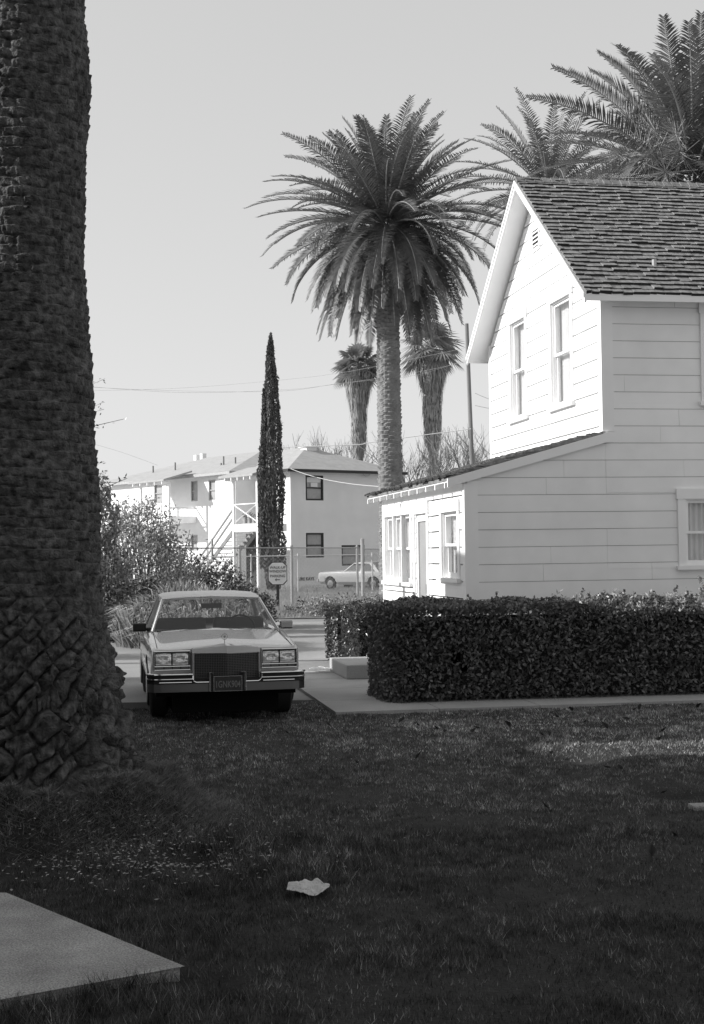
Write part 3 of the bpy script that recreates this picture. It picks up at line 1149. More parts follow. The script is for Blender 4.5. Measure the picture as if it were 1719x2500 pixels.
siding(Tgab, 3.25, roof_z(3) - 0.18, lambda z: gl_(z), lambda z: D - gl_(z), [hole(W_g1), hole(W_g2)], 'gable_wall', house)
siding(Tlean, 0.22, 2.80, lambda z: 0.0, lambda z: D, [hole(W_l3), hole(W_l1), hole(DOOR)], 'wing_front_wall', house)
house_window(Tside, *W_side_low, house)
house_window(Tside, *W_side_up, house)
house_window(Tgab, *W_g1, house, head=0.18)
house_window(Tgab, *W_g2, house, head=0.18)
house_window(Tlean, *W_l3, house, n=3, head=0.2)
house_window(Tlean, *W_l1, house, head=0.17)
# remaining walls, floor, foundation
b = MB()
b.box(UG + 0.15, BIG, D - 0.1, D, 0.2, 5.6)
b.box(BIG - 0.1, BIG, 0.13, D - 0.1, 0.2, 5.6)
b.box(0.13, UG + 0.15, D - 0.1, D, 0.2, 2.78)
b.build('rear_wall', M['paint'], house)
b = MB()
b.box(0.02, BIG - 0.02, 0.02, D - 0.02, -0.1, 0.22)
b.build('foundation', M['concrete'], house)
b = MB()
b.box(UG + 0.3, BIG - 0.12, 0.5, D - 0.12, 3.2, 3.3)
b.box(UG + 0.9, UG + 1.0, 0.2, D - 0.12, 0.3, 5.4)
b.box(0.9, 1.0, 0.2, D - 0.12, 0.3, 2.9)
b.build('inner_partition', M['interior'], house)
# corner boards and frieze
b = MB()
b.box(-0.045, 0.0, -0.035, 0.11, 0.22, 2.76)
b.box(0.0, 0.15, -0.035, 0.0, 0.22, 2.80)
b.box(-0.045, 0.0, D - 0.11, D + 0.01, 0.22, 2.72)
b.box(UG - 0.045, UG, -0.035, 0.11, 3.50, 5.62)
b.box(UG, UG + 0.13, -0.035, 0.0, 3.50, 5.50)
b.box(UG - 0.045, UG, D - 0.11, D + 0.01, 3.50, 5.60)
b.box(-0.042, 0.0, 0.11, D - 0.11, 2.66, 2.78)
b.build('corner_board', M['paint_trim'], house)
# gable vent
v0, v1, z0, z1 = 2.84, 3.16, 6.80, 7.09
b = MB()
T = Tgab
b.box(v0 - 0.04, v0, -0.02, 0.05, z0 - 0.04, z1 + 0.04, T)
b.box(v1, v1 + 0.04, -0.02, 0.05, z0 - 0.04, z1 + 0.04, T)
b.box(v0, v1, -0.02, 0.05, z1, z1 + 0.04, T)
b.box(v0 - 0.05, v1 + 0.05, -0.02, 0.05, z0 - 0.06, z0, T)
vent = b.build('gable_vent', M['paint_trim'], house)
b = MB()
for k in range(4):
    zz_ = z0 + 0.02 + k * 0.072
    b.hexa([T(v0, 0.046, zz_), T(v1, 0.046, zz_), T(v1, 0.036, zz_ + 0.03), T(v0, 0.036, zz_ + 0.03),
            T(v0, 0.050, zz_ + 0.006), T(v1, 0.050, zz_ + 0.006), T(v1, 0.040, zz_ + 0.036), T(v0, 0.040, zz_ + 0.036)])
b.build('louvre_slats', M['paint_trim'], vent)
b = MB()
b.box(v0, v1, 0.0335, 0.0345, z0, z1, T)
b.build('vent_opening', M['black'], vent)

# door with tall screen
b = MB()
s0, s1, z0, z1 = DOOR
b.box(s0 - 0.12, s0, -0.02, 0.05, 0.2, z1 - 0.2, T=Tlean)
b.box(s1, s1 + 0.12, -0.02, 0.05, 0.2, z1 - 0.2, T=Tlean)
b.box(s0 - 0.14, s1 + 0.14, -0.02, 0.06, z1 - 0.2, z1, T=Tlean)
b.box(s0, s0 + 0.12, -0.03, 0.01, 0.22, z1 - 0.205, T=Tlean)
b.box(s1 - 0.12, s1, -0.03, 0.01, 0.22, z1 - 0.205, T=Tlean)
b.box(s0 + 0.12, s1 - 0.12, -0.03, 0.01, z1 - 0.32, z1 - 0.205, T=Tlean)
dr = b.build('door', M['paint_trim'], house)
b = MB()
b.box(s0 + 0.12, s1 - 0.12, -0.03, -0.015, 0.3, z1 - 0.32, T=Tlean)
b.build('screen_panel', M['screen'], dr)
b = MB()
b.box(s0 + 0.03, s0 + 0.06, 0.01, 0.05, 1.15, 1.3, T=Tlean)
b.build('handle', M['chrome_dull'], dr)


def shingles(mb, ends, origin, along, up, nrm, length, slope_len, expo, seed, ragged=0.012):
    r = random.Random(seed)
    rows = int(slope_len / expo) + 1
    O, A_, U_, N_ = Vector(origin), Vector(along), Vector(up), Vector(nrm)
    for i in range(rows):
        t0 = i * expo
        x = -r.uniform(0, 0.15)
        wave = [r.uniform(-1, 1) * 0.013 for _ in range(60)]
        while x < length:
            w_ = r.choice((0.09, 0.13, 0.17, 0.21, 0.26)) * r.uniform(0.85, 1.1)
            x1 = min(x + w_, length)
            xa = max(x, 0)
            if x1 - xa > 0.02:
                q = (xa / 0.8)
                k = int(q)
                wv = wave[k % 60] * (1 - (q - k)) + wave[(k + 1) % 60] * (q - k)
                off = wv + r.uniform(-ragged, ragged)
                if r.random() < 0.05:
                    off -= 0.02
                th = 0.016 + r.uniform(0, 0.010) + (0.012 if r.random() < 0.08 else 0)
                ta = t0 + off
                tb = min(t0 + expo * 2.0, slope_len + 0.01)
                if tb - ta > 0.03:
                    sk = r.uniform(-0.006, 0.006)
                    gp = 0.022 + r.uniform(-0.008, 0.012)
                    g_ = 0.004
                    p = []
                    for (xx, tt, hh_) in ((xa + g_, ta + sk, 0.006 + gp), (x1 - g_, ta - sk, 0.006 + gp), (x1 - g_, tb, -0.002), (xa + g_, tb, -0.002)):
                        p.append(O + A_ * xx + U_ * tt + N_ * hh_)
                    p2 = []
                    for (xx, tt, hh_) in ((xa + g_, ta + sk, 0.006 + gp + th), (x1 - g_, ta - sk, 0.006 + gp + th), (x1 - g_, tb, 0.004), (xa + g_, tb, 0.004)):
                        p2.append(O + A_ * xx + U_ * tt + N_ * hh_)
                    mb.hexa(p + p2)
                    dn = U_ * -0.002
                    ends.poly([p[0] + dn - N_ * 0.018, p[1] + dn - N_ * 0.018, p2[1] + dn - N_ * 0.002, p2[0] + dn - N_ * 0.002])  # dark end grain, drawn down as painted shade over the gap beneath
            x = x1 + 0.0


pit = math.atan(SL)
UO = 1.70           # left end of main roof
sl_len = 3.3 / math.cos(pit)
b = MB()
up = (0, math.cos(pit), math.sin(pit))
nrm = (0, -math.sin(pit), math.cos(pit))
ends = MB()
shingles(b, ends, (UO - 0.01, -0.33, EZ - 0.04 - 0.02), (1, 0, 0), up, nrm, BIG + 0.3 - UO, sl_len + 0.05, 0.142, 5)
# ridge cap
for k in range(70):
    x0 = UO - 0.02 + k * 0.15
    b.hexa([(x0, 2.9, roof_z(2.9) - 0.01), (x0 + 0.15, 2.9, roof_z(2.9)), (x0 + 0.15, 3, roof_z(3) + 0.0), (x0, 3, roof_z(3) + 0.0),
            (x0, 2.89, roof_z(2.89) + 0.03), (x0 + 0.17, 2.89, roof_z(2.89) + 0.012), (x0 + 0.17, 3, roof_z(3) + 0.032), (x0, 3, roof_z(3) + 0.05)])
# far slope plain shingle sheet
b.hexa([(UO, 3, roof_z(3) - 0.03), (BIG + 0.3, 3, roof_z(3) - 0.03), (BIG + 0.3, D + 0.3, EZ - 0.03), (UO, D + 0.3, EZ - 0.03),
        (UO, 3, roof_z(3) + 0.02), (BIG + 0.3, 3, roof_z(3) + 0.02), (BIG + 0.3, D + 0.33, EZ + 0.0), (UO, D + 0.33, EZ + 0.0)])
rf = b.build('roof', M['shingle'], house)
ends.build('shingle_ends_shade', M['shingle_end'], rf)
# decking / soffit (white painted underside), fascias and rake boards
b = MB()
for sgn in (0, 1):
    vv = (lambda v: v) if sgn == 0 else (lambda v: D - v)
    b.hexa([(UO + 0.02, vv(-0.30), EZ - 0.10), (BIG + 0.28, vv(-0.30), EZ - 0.10), (BIG + 0.28, 3.0, roof_z(3) - 0.10), (UO + 0.02, 3.0, roof_z(3) - 0.10),
            (UO + 0.02, vv(-0.30), EZ - 0.045), (BIG + 0.28, vv(-0.30), EZ - 0.045), (BIG + 0.28, 3.0, roof_z(3) - 0.045), (UO + 0.02, 3.0, roof_z(3) - 0.045)])
b.build('soffit', M['paint_trim'], rf)
b = MB()
for sgn in (0, 1):
    vv = (lambda v: v) if sgn == 0 else (lambda v: D - v)
    b.box(UO, BIG + 0.3, min(vv(-0.325), vv(-0.30)), max(vv(-0.325), vv(-0.30)), EZ - 0.145, EZ - 0.035)     # eave fascia
    # rake board
    for (u0, u1, dz0, dz1) in ((UO - 0.028, UO + 0.0, 0.16, 0.03), (UO - 0.045, UO - 0.028, 0.085, 0.02)):
        b.hexa([(u0, vv(-0.325), EZ - dz0 - 0.018), (u1, vv(-0.325), EZ - dz0 - 0.018), (u1, 3.0, roof_z(3) - dz0), (u0, 3.0, roof_z(3) - dz0),
                (u0, vv(-0.325), EZ - dz1 - 0.018), (u1, vv(-0.325), EZ - dz1 - 0.018), (u1, 3.0, roof_z(3) - dz1), (u0, 3.0, roof_z(3) - dz1)])
b.build('fascia', M['paint_trim'], rf)
b = MB()
b.cyl((3.02, 0.42, roof_z(0.42) - 0.05), (0, 0, 1), 0.035, 0.13, 12)
b.build('vent_pipe', M['galv'], rf)

# wing roof
lp = math.atan(0.272)
b = MB()
up = (math.cos(lp), 0, math.sin(lp))
nrm = (-math.sin(lp), 0, math.cos(lp))
ends = MB()
shingles(b, ends, (-0.30, D + 0.22, 2.855 - 0.02), (0, -1, 0), up, nrm, D + 0.27, 2.30 / math.cos(lp), 0.15, 8, ragged=0.02)
b.hexa([(-0.28, -0.03, 2.80), (UG - 0.034, -0.03, lean_z(UG) - 0.066), (UG - 0.034, D + 0.22, lean_z(UG) - 0.066), (-0.28, D + 0.22, 2.80),
        (-0.28, -0.03, 2.85), (UG - 0.034, -0.03, lean_z(UG) - 0.01), (UG - 0.034, D + 0.22, lean_z(UG) - 0.01), (-0.28, D + 0.22, 2.85)])
wr = b.build('wing_roof', M['shingle'], house)
ends.build('shingle_ends_shade', M['shingle_end'], wr)
b = MB()   # rake board facing the lawn
b.hexa([(-0.29, -0.075, 2.71), (UG + 0.05, -0.075, lean_z(UG) - 0.155), (UG + 0.05, -0.034, lean_z(UG) - 0.155), (-0.29, -0.034, 2.71),
        (-0.29, -0.075, 2.83), (UG + 0.05, -0.075, lean_z(UG) - 0.02), (UG + 0.05, -0.034, lean_z(UG) - 0.02), (-0.29, -0.034, 2.83)])
b.build('rake_board', M['paint_trim'], wr)
b = MB()
b.box(-0.27, UG - 0.034, 0.02, D + 0.2, 0, 0.018, T=lambda u, v, z: (u, v, lean_z(u) - 0.092 + z))
b.build('soffit', M['paint_trim'], wr)
for k in range(11):
    v = 0.12 + k * 0.60
    b = MB()
    b.hexa([(-0.285, v, 2.70), (0.0, v, 2.79), (0.0, v + 0.045, 2.79), (-0.285, v + 0.045, 2.70),
            (-0.285, v, lean_z(-0.285) - 0.093), (0.0, v, lean_z(0) - 0.093), (0.0, v + 0.045, lean_z(0) - 0.093), (-0.285, v + 0.045, lean_z(-0.285) - 0.093)])
    b.build('rafter_tail', M['paint_trim'], wr)


# ------------------------------------------------------------------ hedges
def hedge_obj(name, label, origin, rz, L, Wd, Hh, dens, leaf, mt, seed, holes=(), topvar=0.085, group=None):
    r = np.random.default_rng(seed)
    o = thing(name, label, 'hedge', origin, rz, group)
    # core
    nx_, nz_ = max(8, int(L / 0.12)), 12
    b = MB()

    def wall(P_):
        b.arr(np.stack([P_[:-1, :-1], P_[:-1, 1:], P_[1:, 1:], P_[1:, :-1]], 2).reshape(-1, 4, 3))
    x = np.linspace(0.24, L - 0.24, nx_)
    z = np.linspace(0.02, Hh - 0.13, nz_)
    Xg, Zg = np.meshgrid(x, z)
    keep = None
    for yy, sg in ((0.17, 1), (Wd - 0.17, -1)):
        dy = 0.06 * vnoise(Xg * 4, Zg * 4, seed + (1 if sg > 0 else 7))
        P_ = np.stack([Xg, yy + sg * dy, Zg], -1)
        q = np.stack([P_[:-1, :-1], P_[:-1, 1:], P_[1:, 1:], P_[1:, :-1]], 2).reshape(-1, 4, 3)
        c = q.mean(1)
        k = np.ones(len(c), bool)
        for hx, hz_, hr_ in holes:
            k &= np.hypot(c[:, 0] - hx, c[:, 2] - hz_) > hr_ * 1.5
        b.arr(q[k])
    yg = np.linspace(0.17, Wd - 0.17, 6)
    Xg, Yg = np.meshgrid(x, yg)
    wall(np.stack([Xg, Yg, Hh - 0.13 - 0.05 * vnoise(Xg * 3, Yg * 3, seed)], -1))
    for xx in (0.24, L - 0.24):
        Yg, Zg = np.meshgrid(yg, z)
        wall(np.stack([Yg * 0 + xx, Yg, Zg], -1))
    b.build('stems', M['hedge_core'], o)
    # leaf shell
    b = MB()
    faces = [('f', L * Hh), ('k', L * Hh * 0.4), ('t', L * Wd * 1.2), ('l', Wd * Hh), ('r', Wd * Hh)]
    for fc, area in faces:
        n = int(area * dens)
        dep = np.abs(r.normal(0, 0.055, n))
        if fc in 'fk':
            x = r.uniform(-0.02, L + 0.02, n)
            z = r.uniform(0.0, 1, n) * Hh
            bul = 0.13 * vnoise(x * 1.7, z * 1.9, seed + 2) + 0.05 * vnoise(x * 6, z * 6, seed + 3)
            y = 0.03 - bul + dep + 0.10 * (z / Hh < 0.08)
            y = y + 0.22 * np.clip((0.30 - x) / 0.30, 0, 1) ** 2 + 0.10 * np.clip((z - Hh + 0.18) / 0.18, 0, 1) ** 2
            if fc == 'k':
                y = Wd - y
        elif fc == 't':
            x = r.uniform(-0.02, L + 0.02, n)
            y = r.uniform(0, Wd, n)
            z = Hh + topvar * 2.4 * (vnoise(x * 1.7, y * 1.7, seed + 4) - 0.5) + 0.06 * vnoise(x * 7, y * 7, seed + 5) - dep
        else:
            y = r.uniform(0, Wd, n)
            z = r.uniform(0, 1, n) * Hh
            e = -0.05 * vnoise(y * 3, z * 3, seed + 6) + dep + 0.20 * np.clip((0.3 - np.minimum(y, Wd - y)) / 0.3, 0, 1) ** 2 + 0.10 * np.clip((z - Hh + 0.2) / 0.2, 0, 1) ** 2
            x = e if fc == 'l' else L - e
        c = np.stack([x, y, z], 1)
        if holes:
            k = np.ones(n, bool)
            for hx, hz_, hr_ in holes:
                k &= np.hypot(c[:, 0] - hx, (c[:, 2] - hz_)) > hr_ * r.uniform(0.6, 1.3, n)
            c = c[k]
        b.arr(leaves(c, leaf, leaf * 0.5, 0.35, r))
    # sprigs
    ns = int(L * 22)
    for i in range(ns):
        sx, sy = r.uniform(0, L), r.uniform(0, Wd)
        hh_ = abs(r.normal(0, 0.05 + 0.05 * (sx > 2.6))) + 0.03
        m_ = int(5 + hh_ * 70)
        t = np.linspace(0, 1, m_)
        c = np.stack([sx + t * r.normal(0, 0.03) + r.normal(0, 0.012, m_), sy + t * r.normal(0, 0.03) + r.normal(0, 0.012, m_), Hh + t * hh_], 1)
        b.arr(leaves(c, leaf * 0.9, leaf * 0.4, 0.8, r))
    b.build('foliage', mt, o)
    return o


hedge_obj('hedge', 'long clipped dark hedge along the front path before the house', HL(0.73, 0.66, 0), TH, 7.45, 1.40, 1.12, 1900, 0.066, M['hedge'], 3,
          holes=((0.88, 0.56, 0.05), (0.93, 0.42, 0.04), (0.82, 0.50, 0.03)))
hg = bpy.data.objects['hedge']
b = MB()
r5 = np.random.default_rng(55)
for i in range(170):
    sx, sy = 2.3 + 4.9 * r5.uniform() ** 0.8, r5.uniform(0.0, 1.3)
    hh_ = abs(r5.normal(0, 0.08)) + 0.04
    m_ = int(8 + hh_ * 60)
    t = np.linspace(-0.6, 1, m_)
    c = np.stack([sx + t * r5.normal(0, 0.03) + r5.normal(0, 0.02, m_), sy + t * r5.normal(0, 0.03) + r5.normal(0, 0.02, m_) - 0.03 * (sy < 0.3), 1.12 + t * hh_], 1)
    b.arr(leaves(c, 0.06, 0.028, 0.7, r5))
b.build('young_leaves', M['leaf_pale'], hg)
# two small bright spots seen through the hole come from the sunlit wall behind
hb = HL(2.08, 5.8, 0)
hedge_obj('hedge', 'shorter clipped hedge running back along the low wing from the step', hb, TH + math.radians(90), 2.6, 0.90, 0.86, 1700, 0.06, M['leaf_dark'], 11)


# ------------------------------------------------------------------ cars
def loft(stations, name, m, parent, closed_ends=True, sharp=30):
    """stations: list of (y, [(x,z)...] half profile bottom -> centre top); mirrored"""
    b = MB()
    rows = []
    for y, pr in stations:
        full = [(-x, y, z) for x, z in pr] + [(x, y, z) for x, z in reversed(pr) if x > 1e-6]
        rows.append(full)
    k = len(rows[0])
    for r_ in rows:
        b.v += r_
    for i in range(len(rows) - 1):
        for j in range(k - 1):
            b.f.append((i * k + j, i * k + j + 1, (i + 1) * k + j + 1, (i + 1) * k + j))
        b.f.append((i * k + k - 1, i * k, (i + 1) * k, (i + 1) * k + k - 1))
    if closed_ends:
        b.f.append(tuple(range(k - 1, -1, -1)))
        n = (len(rows) - 1) * k
        b.f.append(tuple(n + j for j in range(k)))
    return b.build(name, m, parent, smooth=True, sharp=sharp)


def interp_rows(keys, ys):
    out = []
    for y in ys:
        for a, c in zip(keys[:-1], keys[1:]):
            if a[0] <= y <= c[0]:
                t = (y - a[0]) / (c[0] - a[0])
                out.append((y, [((1 - t) * p[0] + t * q[0], (1 - t) * p[1] + t * q[1]) for p, q in zip(a[1], c[1])]))
                break
    return out


def arch(rows, axles, R_, top=0.64, cz=0.31):
    res = []
    for y, pr in rows:
        pr = list(pr)
        for ax in axles:
            d = abs(y - ax)
            if d < R_:
                zt = cz + math.sqrt(R_ * R_ - d * d)
                for i in (0, 1, 2):
                    if pr[i][1] < zt:
                        pr[i] = (pr[i][0], zt if i > 0 else zt)
        res.append((y, pr))
    return res


def wheel(parent, x, y, r, wdt, side, white=False, hub=None):
    b = MB()
    prf = [(0, r * 0.62), (0.02, r * 0.66), (0.03, r * 0.93), (0.05, r), (wdt - 0.05, r), (wdt - 0.03, r * 0.93), (wdt, r * 0.62)]
    n = 28
    base = 0
    for dx, rr in prf:
        for k in range(n):
            a = 2 * math.pi * k / n
            b.v.append((x + side * (-dx), y + rr * math.cos(a), r + rr * math.sin(a)))
    for i in range(len(prf) - 1):
        for k in range(n):
            k2 = (k + 1) % n
            b.f.append((i * n + k, i * n + k2, (i + 1) * n + k2, (i + 1) * n + k))
    b.f.append(tuple((len(prf) - 1) * n + k for k in range(n)))
    wh = b.build('wheel', M['rubber'], parent, smooth=True)
    b = MB()
    b.tube([(x - side * 0.03, y, r), (x + side * 0.004, y, r), (x + side * 0.012, y, r)], [r * 0.64, r * 0.60, r * 0.25], n)
    b.build('hubcap', M['chrome_dull'] if hub is None else hub, wh, smooth=True)
    return wh


CAR_Z = 0.97
car = thing('parked_car', 'light grey luxury sedan with square twin headlamps parked nose out beside the walk', 'car', (-1.36, 15.25, 0.0), TH)
W0 = 0.80
K = [  # y, half profile: sill, lower, mid, crease, shoulder, fender top, inner, hood, centre
    (0.14, [(0.70, 0.43), (0.76, 0.45), (0.785, 0.58), (0.785, 0.70), (0.775, 0.775), (0.745, 0.790), (0.60, 0.790), (0.35, 0.795), (0.0, 0.812)]),
    (0.20, [(0.70, 0.40), (0.785, 0.44), (0.800, 0.58), (0.800, 0.71), (0.790, 0.785), (0.755, 0.805), (0.62, 0.800), (0.35, 0.812), (0.0, 0.832)]),
    (0.60, [(0.70, 0.30), (0.800, 0.40), (0.815, 0.58), (0.812, 0.74), (0.795, 0.825), (0.760, 0.842), (0.66, 0.838), (0.36, 0.860), (0.0, 0.878)]),
    (1.30, [(0.70, 0.22), (0.810, 0.40), (0.828, 0.58), (0.822, 0.78), (0.800, 0.875), (0.770, 0.888), (0.70, 0.888), (0.36, 0.915), (0.0, 0.930)]),
    (1.62, [(0.70, 0.22), (0.812, 0.40), (0.830, 0.58), (0.824, 0.79), (0.800, 0.895), (0.775, 0.905), (0.72, 0.910), (0.36, 0.935), (0.0, 0.945)]),
    (2.20, [(0.70, 0.22), (0.812, 0.40), (0.832, 0.58), (0.826, 0.80), (0.805, 0.905), (0.775, 0.915), (0.74, 0.900), (0.36, 0.890), (0.0, 0.890)]),
    (3.90, [(0.70, 0.22), (0.812, 0.40), (0.830, 0.58), (0.826, 0.80), (0.800, 0.905), (0.775, 0.915), (0.73, 0.910), (0.36, 0.915), (0.0, 0.920)]),
    (4.30, [(0.70, 0.24), (0.800, 0.40), (0.815, 0.58), (0.805, 0.80), (0.780, 0.900), (0.750, 0.915), (0.68, 0.930), (0.36, 0.945), (0.0, 0.950)]),
    (4.90, [(0.68, 0.28), (0.770, 0.40), (0.780, 0.55), (0.760, 0.66), (0.730, 0.72), (0.700, 0.74), (0.60, 0.76), (0.36, 0.78), (0.0, 0.79)]),
]
ys_ = [0.14, 0.17, 0.20, 0.35] + list(np.arange(0.5, 4.9, 0.06)) + [4.90]
rows = interp_rows(K, ys_)
rows = arch(rows, (0.98, 3.85), 0.385)
body = loft(rows, 'body', M['car_paint'], car, sharp=28)
# underbody
b = MB()
b.box(-0.57, 0.57, 0.18, 4.7, 0.11, 0.42)  # black box fills in the shade beneath the car
b.box(-0.75, 0.75, 0.10, 0.30, 0.30, 0.43)
b.build('underbody_shade', M['under_shade'], car)
# wheels
for sx in (-1, 1):
    wheel(car, sx * 0.82, 0.98, 0.335, 0.25, sx)
    wheel(car, sx * 0.82, 3.85, 0.335, 0.25, sx)
# header over the grille: peaked
b = MB()
hp = 0.40
b.hexa([(-0.365, 0.060, 0.755), (0.0, -0.030, 0.755), (0.0, 0.30, 0.755), (-0.365, 0.30, 0.755),
        (-0.365, 0.085, 0.800), (0.0, -0.005, 0.832), (0.0, 0.30, 0.842), (-0.365, 0.30, 0.812)])
b.hexa([(0.0, -0.030, 0.755), (0.365, 0.060, 0.755), (0.365, 0.30, 0.755), (0.0, 0.30, 0.755),
        (0.0, -0.005, 0.832), (0.365, 0.085, 0.800), (0.365, 0.30, 0.812), (0.0, 0.30, 0.842)])
b.build('grille_header', M['car_paint'], car)
b = MB()
for sx in (-1, 1):
    b.box(min(sx * 0.345, sx * 0.365), max(sx * 0.345, sx * 0.365), 0.04, 0.16, 0.47, 0.755)
b.box(-0.345, 0.345, 0.045, 0.14, 0.47, 0.485)
for sx in (-1, 1):
    b.hexa([(0, -0.034, 0.748), (sx * 0.345, 0.055, 0.748), (sx * 0.345, 0.075, 0.748), (0, -0.014, 0.748),
            (0, -0.034, 0.7545), (sx * 0.345, 0.055, 0.7545), (sx * 0.345, 0.075, 0.7545), (0, -0.014, 0.7545)])
b.build('grille_surround', M['chrome_dull'], car)
b = MB()
for i in range(-19, 20):
    x = i * 0.0178
    y0 = -0.015 + abs(x) * 0.235
    b.box(x - 0.0022, x + 0.0022, y0, y0 + 0.012, 0.485, 0.748)
for j in range(15):
    z = 0.49 + j * 0.0178
    for sx in (-1, 1):
        b.hexa([(0, -0.011, z), (sx * 0.345, 0.070, z), (sx * 0.345, 0.080, z), (0, -0.001, z),
                (0, -0.011, z + 0.0045), (sx * 0.345, 0.070, z + 0.0045), (sx * 0.345, 0.080, z + 0.0045), (0, -0.001, z + 0.0045)])
gr = b.build('grille', M['grille_bar'], car)
b = MB()
b.box(-0.345, 0.345, 0.10, 0.12, 0.485, 0.748)
b.build('grille_back', M['black'], gr)
# headlamp clusters
for sx in (-1, 1):
    x0, x1 = 0.385, 0.765
    b = MB()

    def bz(xa, xb, ya, yb, za, zb):
        b.box(min(sx * xa, sx * xb), max(sx * xa, sx * xb), ya, yb, za, zb)
    bz(x0, x1, 0.085, 0.14, 0.768, 0.784)
    bz(x0, x1, 0.085, 0.14, 0.577, 0.586)
    bz(x0, x1, 0.085, 0.14, 0.616, 0.624)
    bz(x0, x0 + 0.010, 0.085, 0.14, 0.586, 0.768)
    bz(x1 - 0.010, x1, 0.085, 0.14, 0.586, 0.768)
    for (p_, q_) in (((x0, 0.778), (x1, 0.778)), ((x0, 0.582), (x1, 0.582)), ((x0, 0.620), (x1, 0.620)), ((x0, 0.582), (x0, 0.778)), ((x1, 0.582), (x1, 0.778))):
        b.tube([(sx * p_[0], 0.084, p_[1]), (sx * q_[0], 0.084, q_[1])], 0.0075 if p_[1] == q_[1] == 0.778 else 0.005, 8)
    fr_ = b.build('headlamp_bezel', M['chrome'], car, smooth=True)
    b = MB()
    bz(x0 + 0.01, x1 - 0.01, 0.125, 0.1395, 0.586, 0.768)
    b.build('recess', M['black'], fr_)
    for (xa, xb) in ((0.403, 0.570), (0.586, 0.750)):
        b = MB()
        nn = 9
        for i in range(nn):
            for j in range(nn):
                def P_(i, j):
                    u_, v_ = i / nn * 2 - 1, j / nn * 2 - 1
                    return (sx * ((xa + xb) / 2 + u_ * (xb - xa) / 2), 0.118 - 0.016 * (1 - u_ * u_ * 0.5 - v_ * v_ * 0.5) + 0.018 * math.exp(-6 * (u_ * u_ + v_ * v_)), 0.694 + v_ * 0.062)
                q = [P_(i, j), P_(i + 1, j), P_(i + 1, j + 1), P_(i, j + 1)]
                b.poly(q if sx > 0 else q[::-1])
        b.build('headlight', M['lamp'], fr_, smooth=True)
    for k in range(4):
        b = MB()
        xa = 0.402 + k * 0.089
        bz(xa, xa + 0.078, 0.108, 0.124, 0.590, 0.612)
        b.build('side_lamp', M['lamp_dark'], fr_)
    # fender side marker lip
# lower front panel (body colour band between lamps and bumper) comes from the body; bumper:
b = MB()
pr_b = [(-0.845, 0.16), (-0.80, 0.06), (-0.40, 0.02), (0.40, 0.02), (0.80, 0.06), (0.845, 0.16)]


def bump_bar(b, za, zb, yo, x0=-0.845, x1=0.845, dep=0.05):
    n = 24
    for i in range(n):
        xa = x0 + (x1 - x0) * i / n
        xb = x0 + (x1 - x0) * (i + 1) / n

        def yy(x):
            return yo + 0.03 * (abs(x) / 0.8) ** 2 + (0.10 * max(0, (abs(x) - 0.76) / 0.085) ** 1.5)
        b.hexa([(xa, yy(xa), za), (xb, yy(xb), za), (xb, yy(xb) + dep, za), (xa, yy(xa) + dep, za),
                (xa, yy(xa), zb), (xb, yy(xb), zb), (xb, yy(xb) + dep, zb), (xa, yy(xa) + dep, zb)])


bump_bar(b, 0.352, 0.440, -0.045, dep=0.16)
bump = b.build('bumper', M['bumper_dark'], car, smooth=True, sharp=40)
b = MB()
bump_bar(b, 0.440, 0.475, -0.058, dep=0.14)
bump_bar(b, 0.475, 0.487, -0.04, dep=0.12)
b.build('rubber_strip', M['black'], bump)
for (xa, xb) in ((-0.80, -0.37), (0.37, 0.80)):
    b = MB()
    bump_bar(b, 0.487, 0.530, -0.045, xa - 0.045 * (xa < -0.5), xb + 0.045 * (xb > 0.5), dep=0.14)
    b.build('bumper_upper', M['black'], bump)
for sx, (xa, xb), (xc, xd) in ((-1, (-0.845, -0.365), (-0.72, -0.38)), (1, (0.365, 0.845), (0.38, 0.72))):
    b = MB()
    for (za_, yo_, x0_, x1_, rr_) in ((0.538, -0.062, xa, xb, 0.012), (0.489, -0.064, xa, xb, 0.008), (0.456, -0.070, xc, xd, 0.009)):
        pts = [(x, yo_ + 0.03 * (abs(x) / 0.8) ** 2 + (0.10 * max(0, (abs(x) - 0.76) / 0.085) ** 1.5), za_) for x in np.linspace(x0_, x1_, 14)]
        b.tube(pts, rr_, 8)
    bump_bar(b, 0.530, 0.542, -0.050, xa, xb, dep=0.15)
    b.tube([(sx * 0.368, -0.04, 0.537), (sx * 0.368, -0.04, 0.49), (sx * 0.355, -0.045, 0.465), (sx * 0.33, -0.05, 0.452), (sx * 0.17, -0.055, 0.452)], 0.011, 8)
    b.build('chrome_trim', M['chrome'], bump, smooth=True)
for sx in (-1, 1):
    b = MB()
    b.box(min(sx * 0.155, sx * 0.185), max(sx * 0.155, sx * 0.185), -0.085, -0.03, 0.36, 0.545)
    g_ = b.build('bumper_guard', M['black'], bump)
    b = MB()
    b.box(min(sx * 0.178, sx * 0.192), max(sx * 0.178, sx * 0.192), -0.09, -0.03, 0.355, 0.55)
    b.box(min(sx * 0.150, sx * 0.192), max(sx * 0.150, sx * 0.192), -0.09, -0.03, 0.55, 0.557)
    b.tube([(sx * 0.192, -0.092, 0.355), (sx * 0.192, -0.092, 0.556)], 0.006, 8)
    b.build('guard_trim', M['chrome'], g_)
b = MB()
b.box(-0.145, 0.145, -0.10, -0.085, 0.362, 0.512)
pl = b.build('licence_plate', M['plate'], car)
b = MB()
for (xa, xb, za, zb) in ((-0.152, 0.152, 0.512, 0.518), (-0.152, 0.152, 0.356, 0.362), (-0.152, -0.145, 0.362, 0.512), (0.145, 0.152, 0.362, 0.512)):
    b.box(xa, xb, -0.105, -0.085, za, zb)
b.build('plate_frame', M['chrome_dull'], pl)
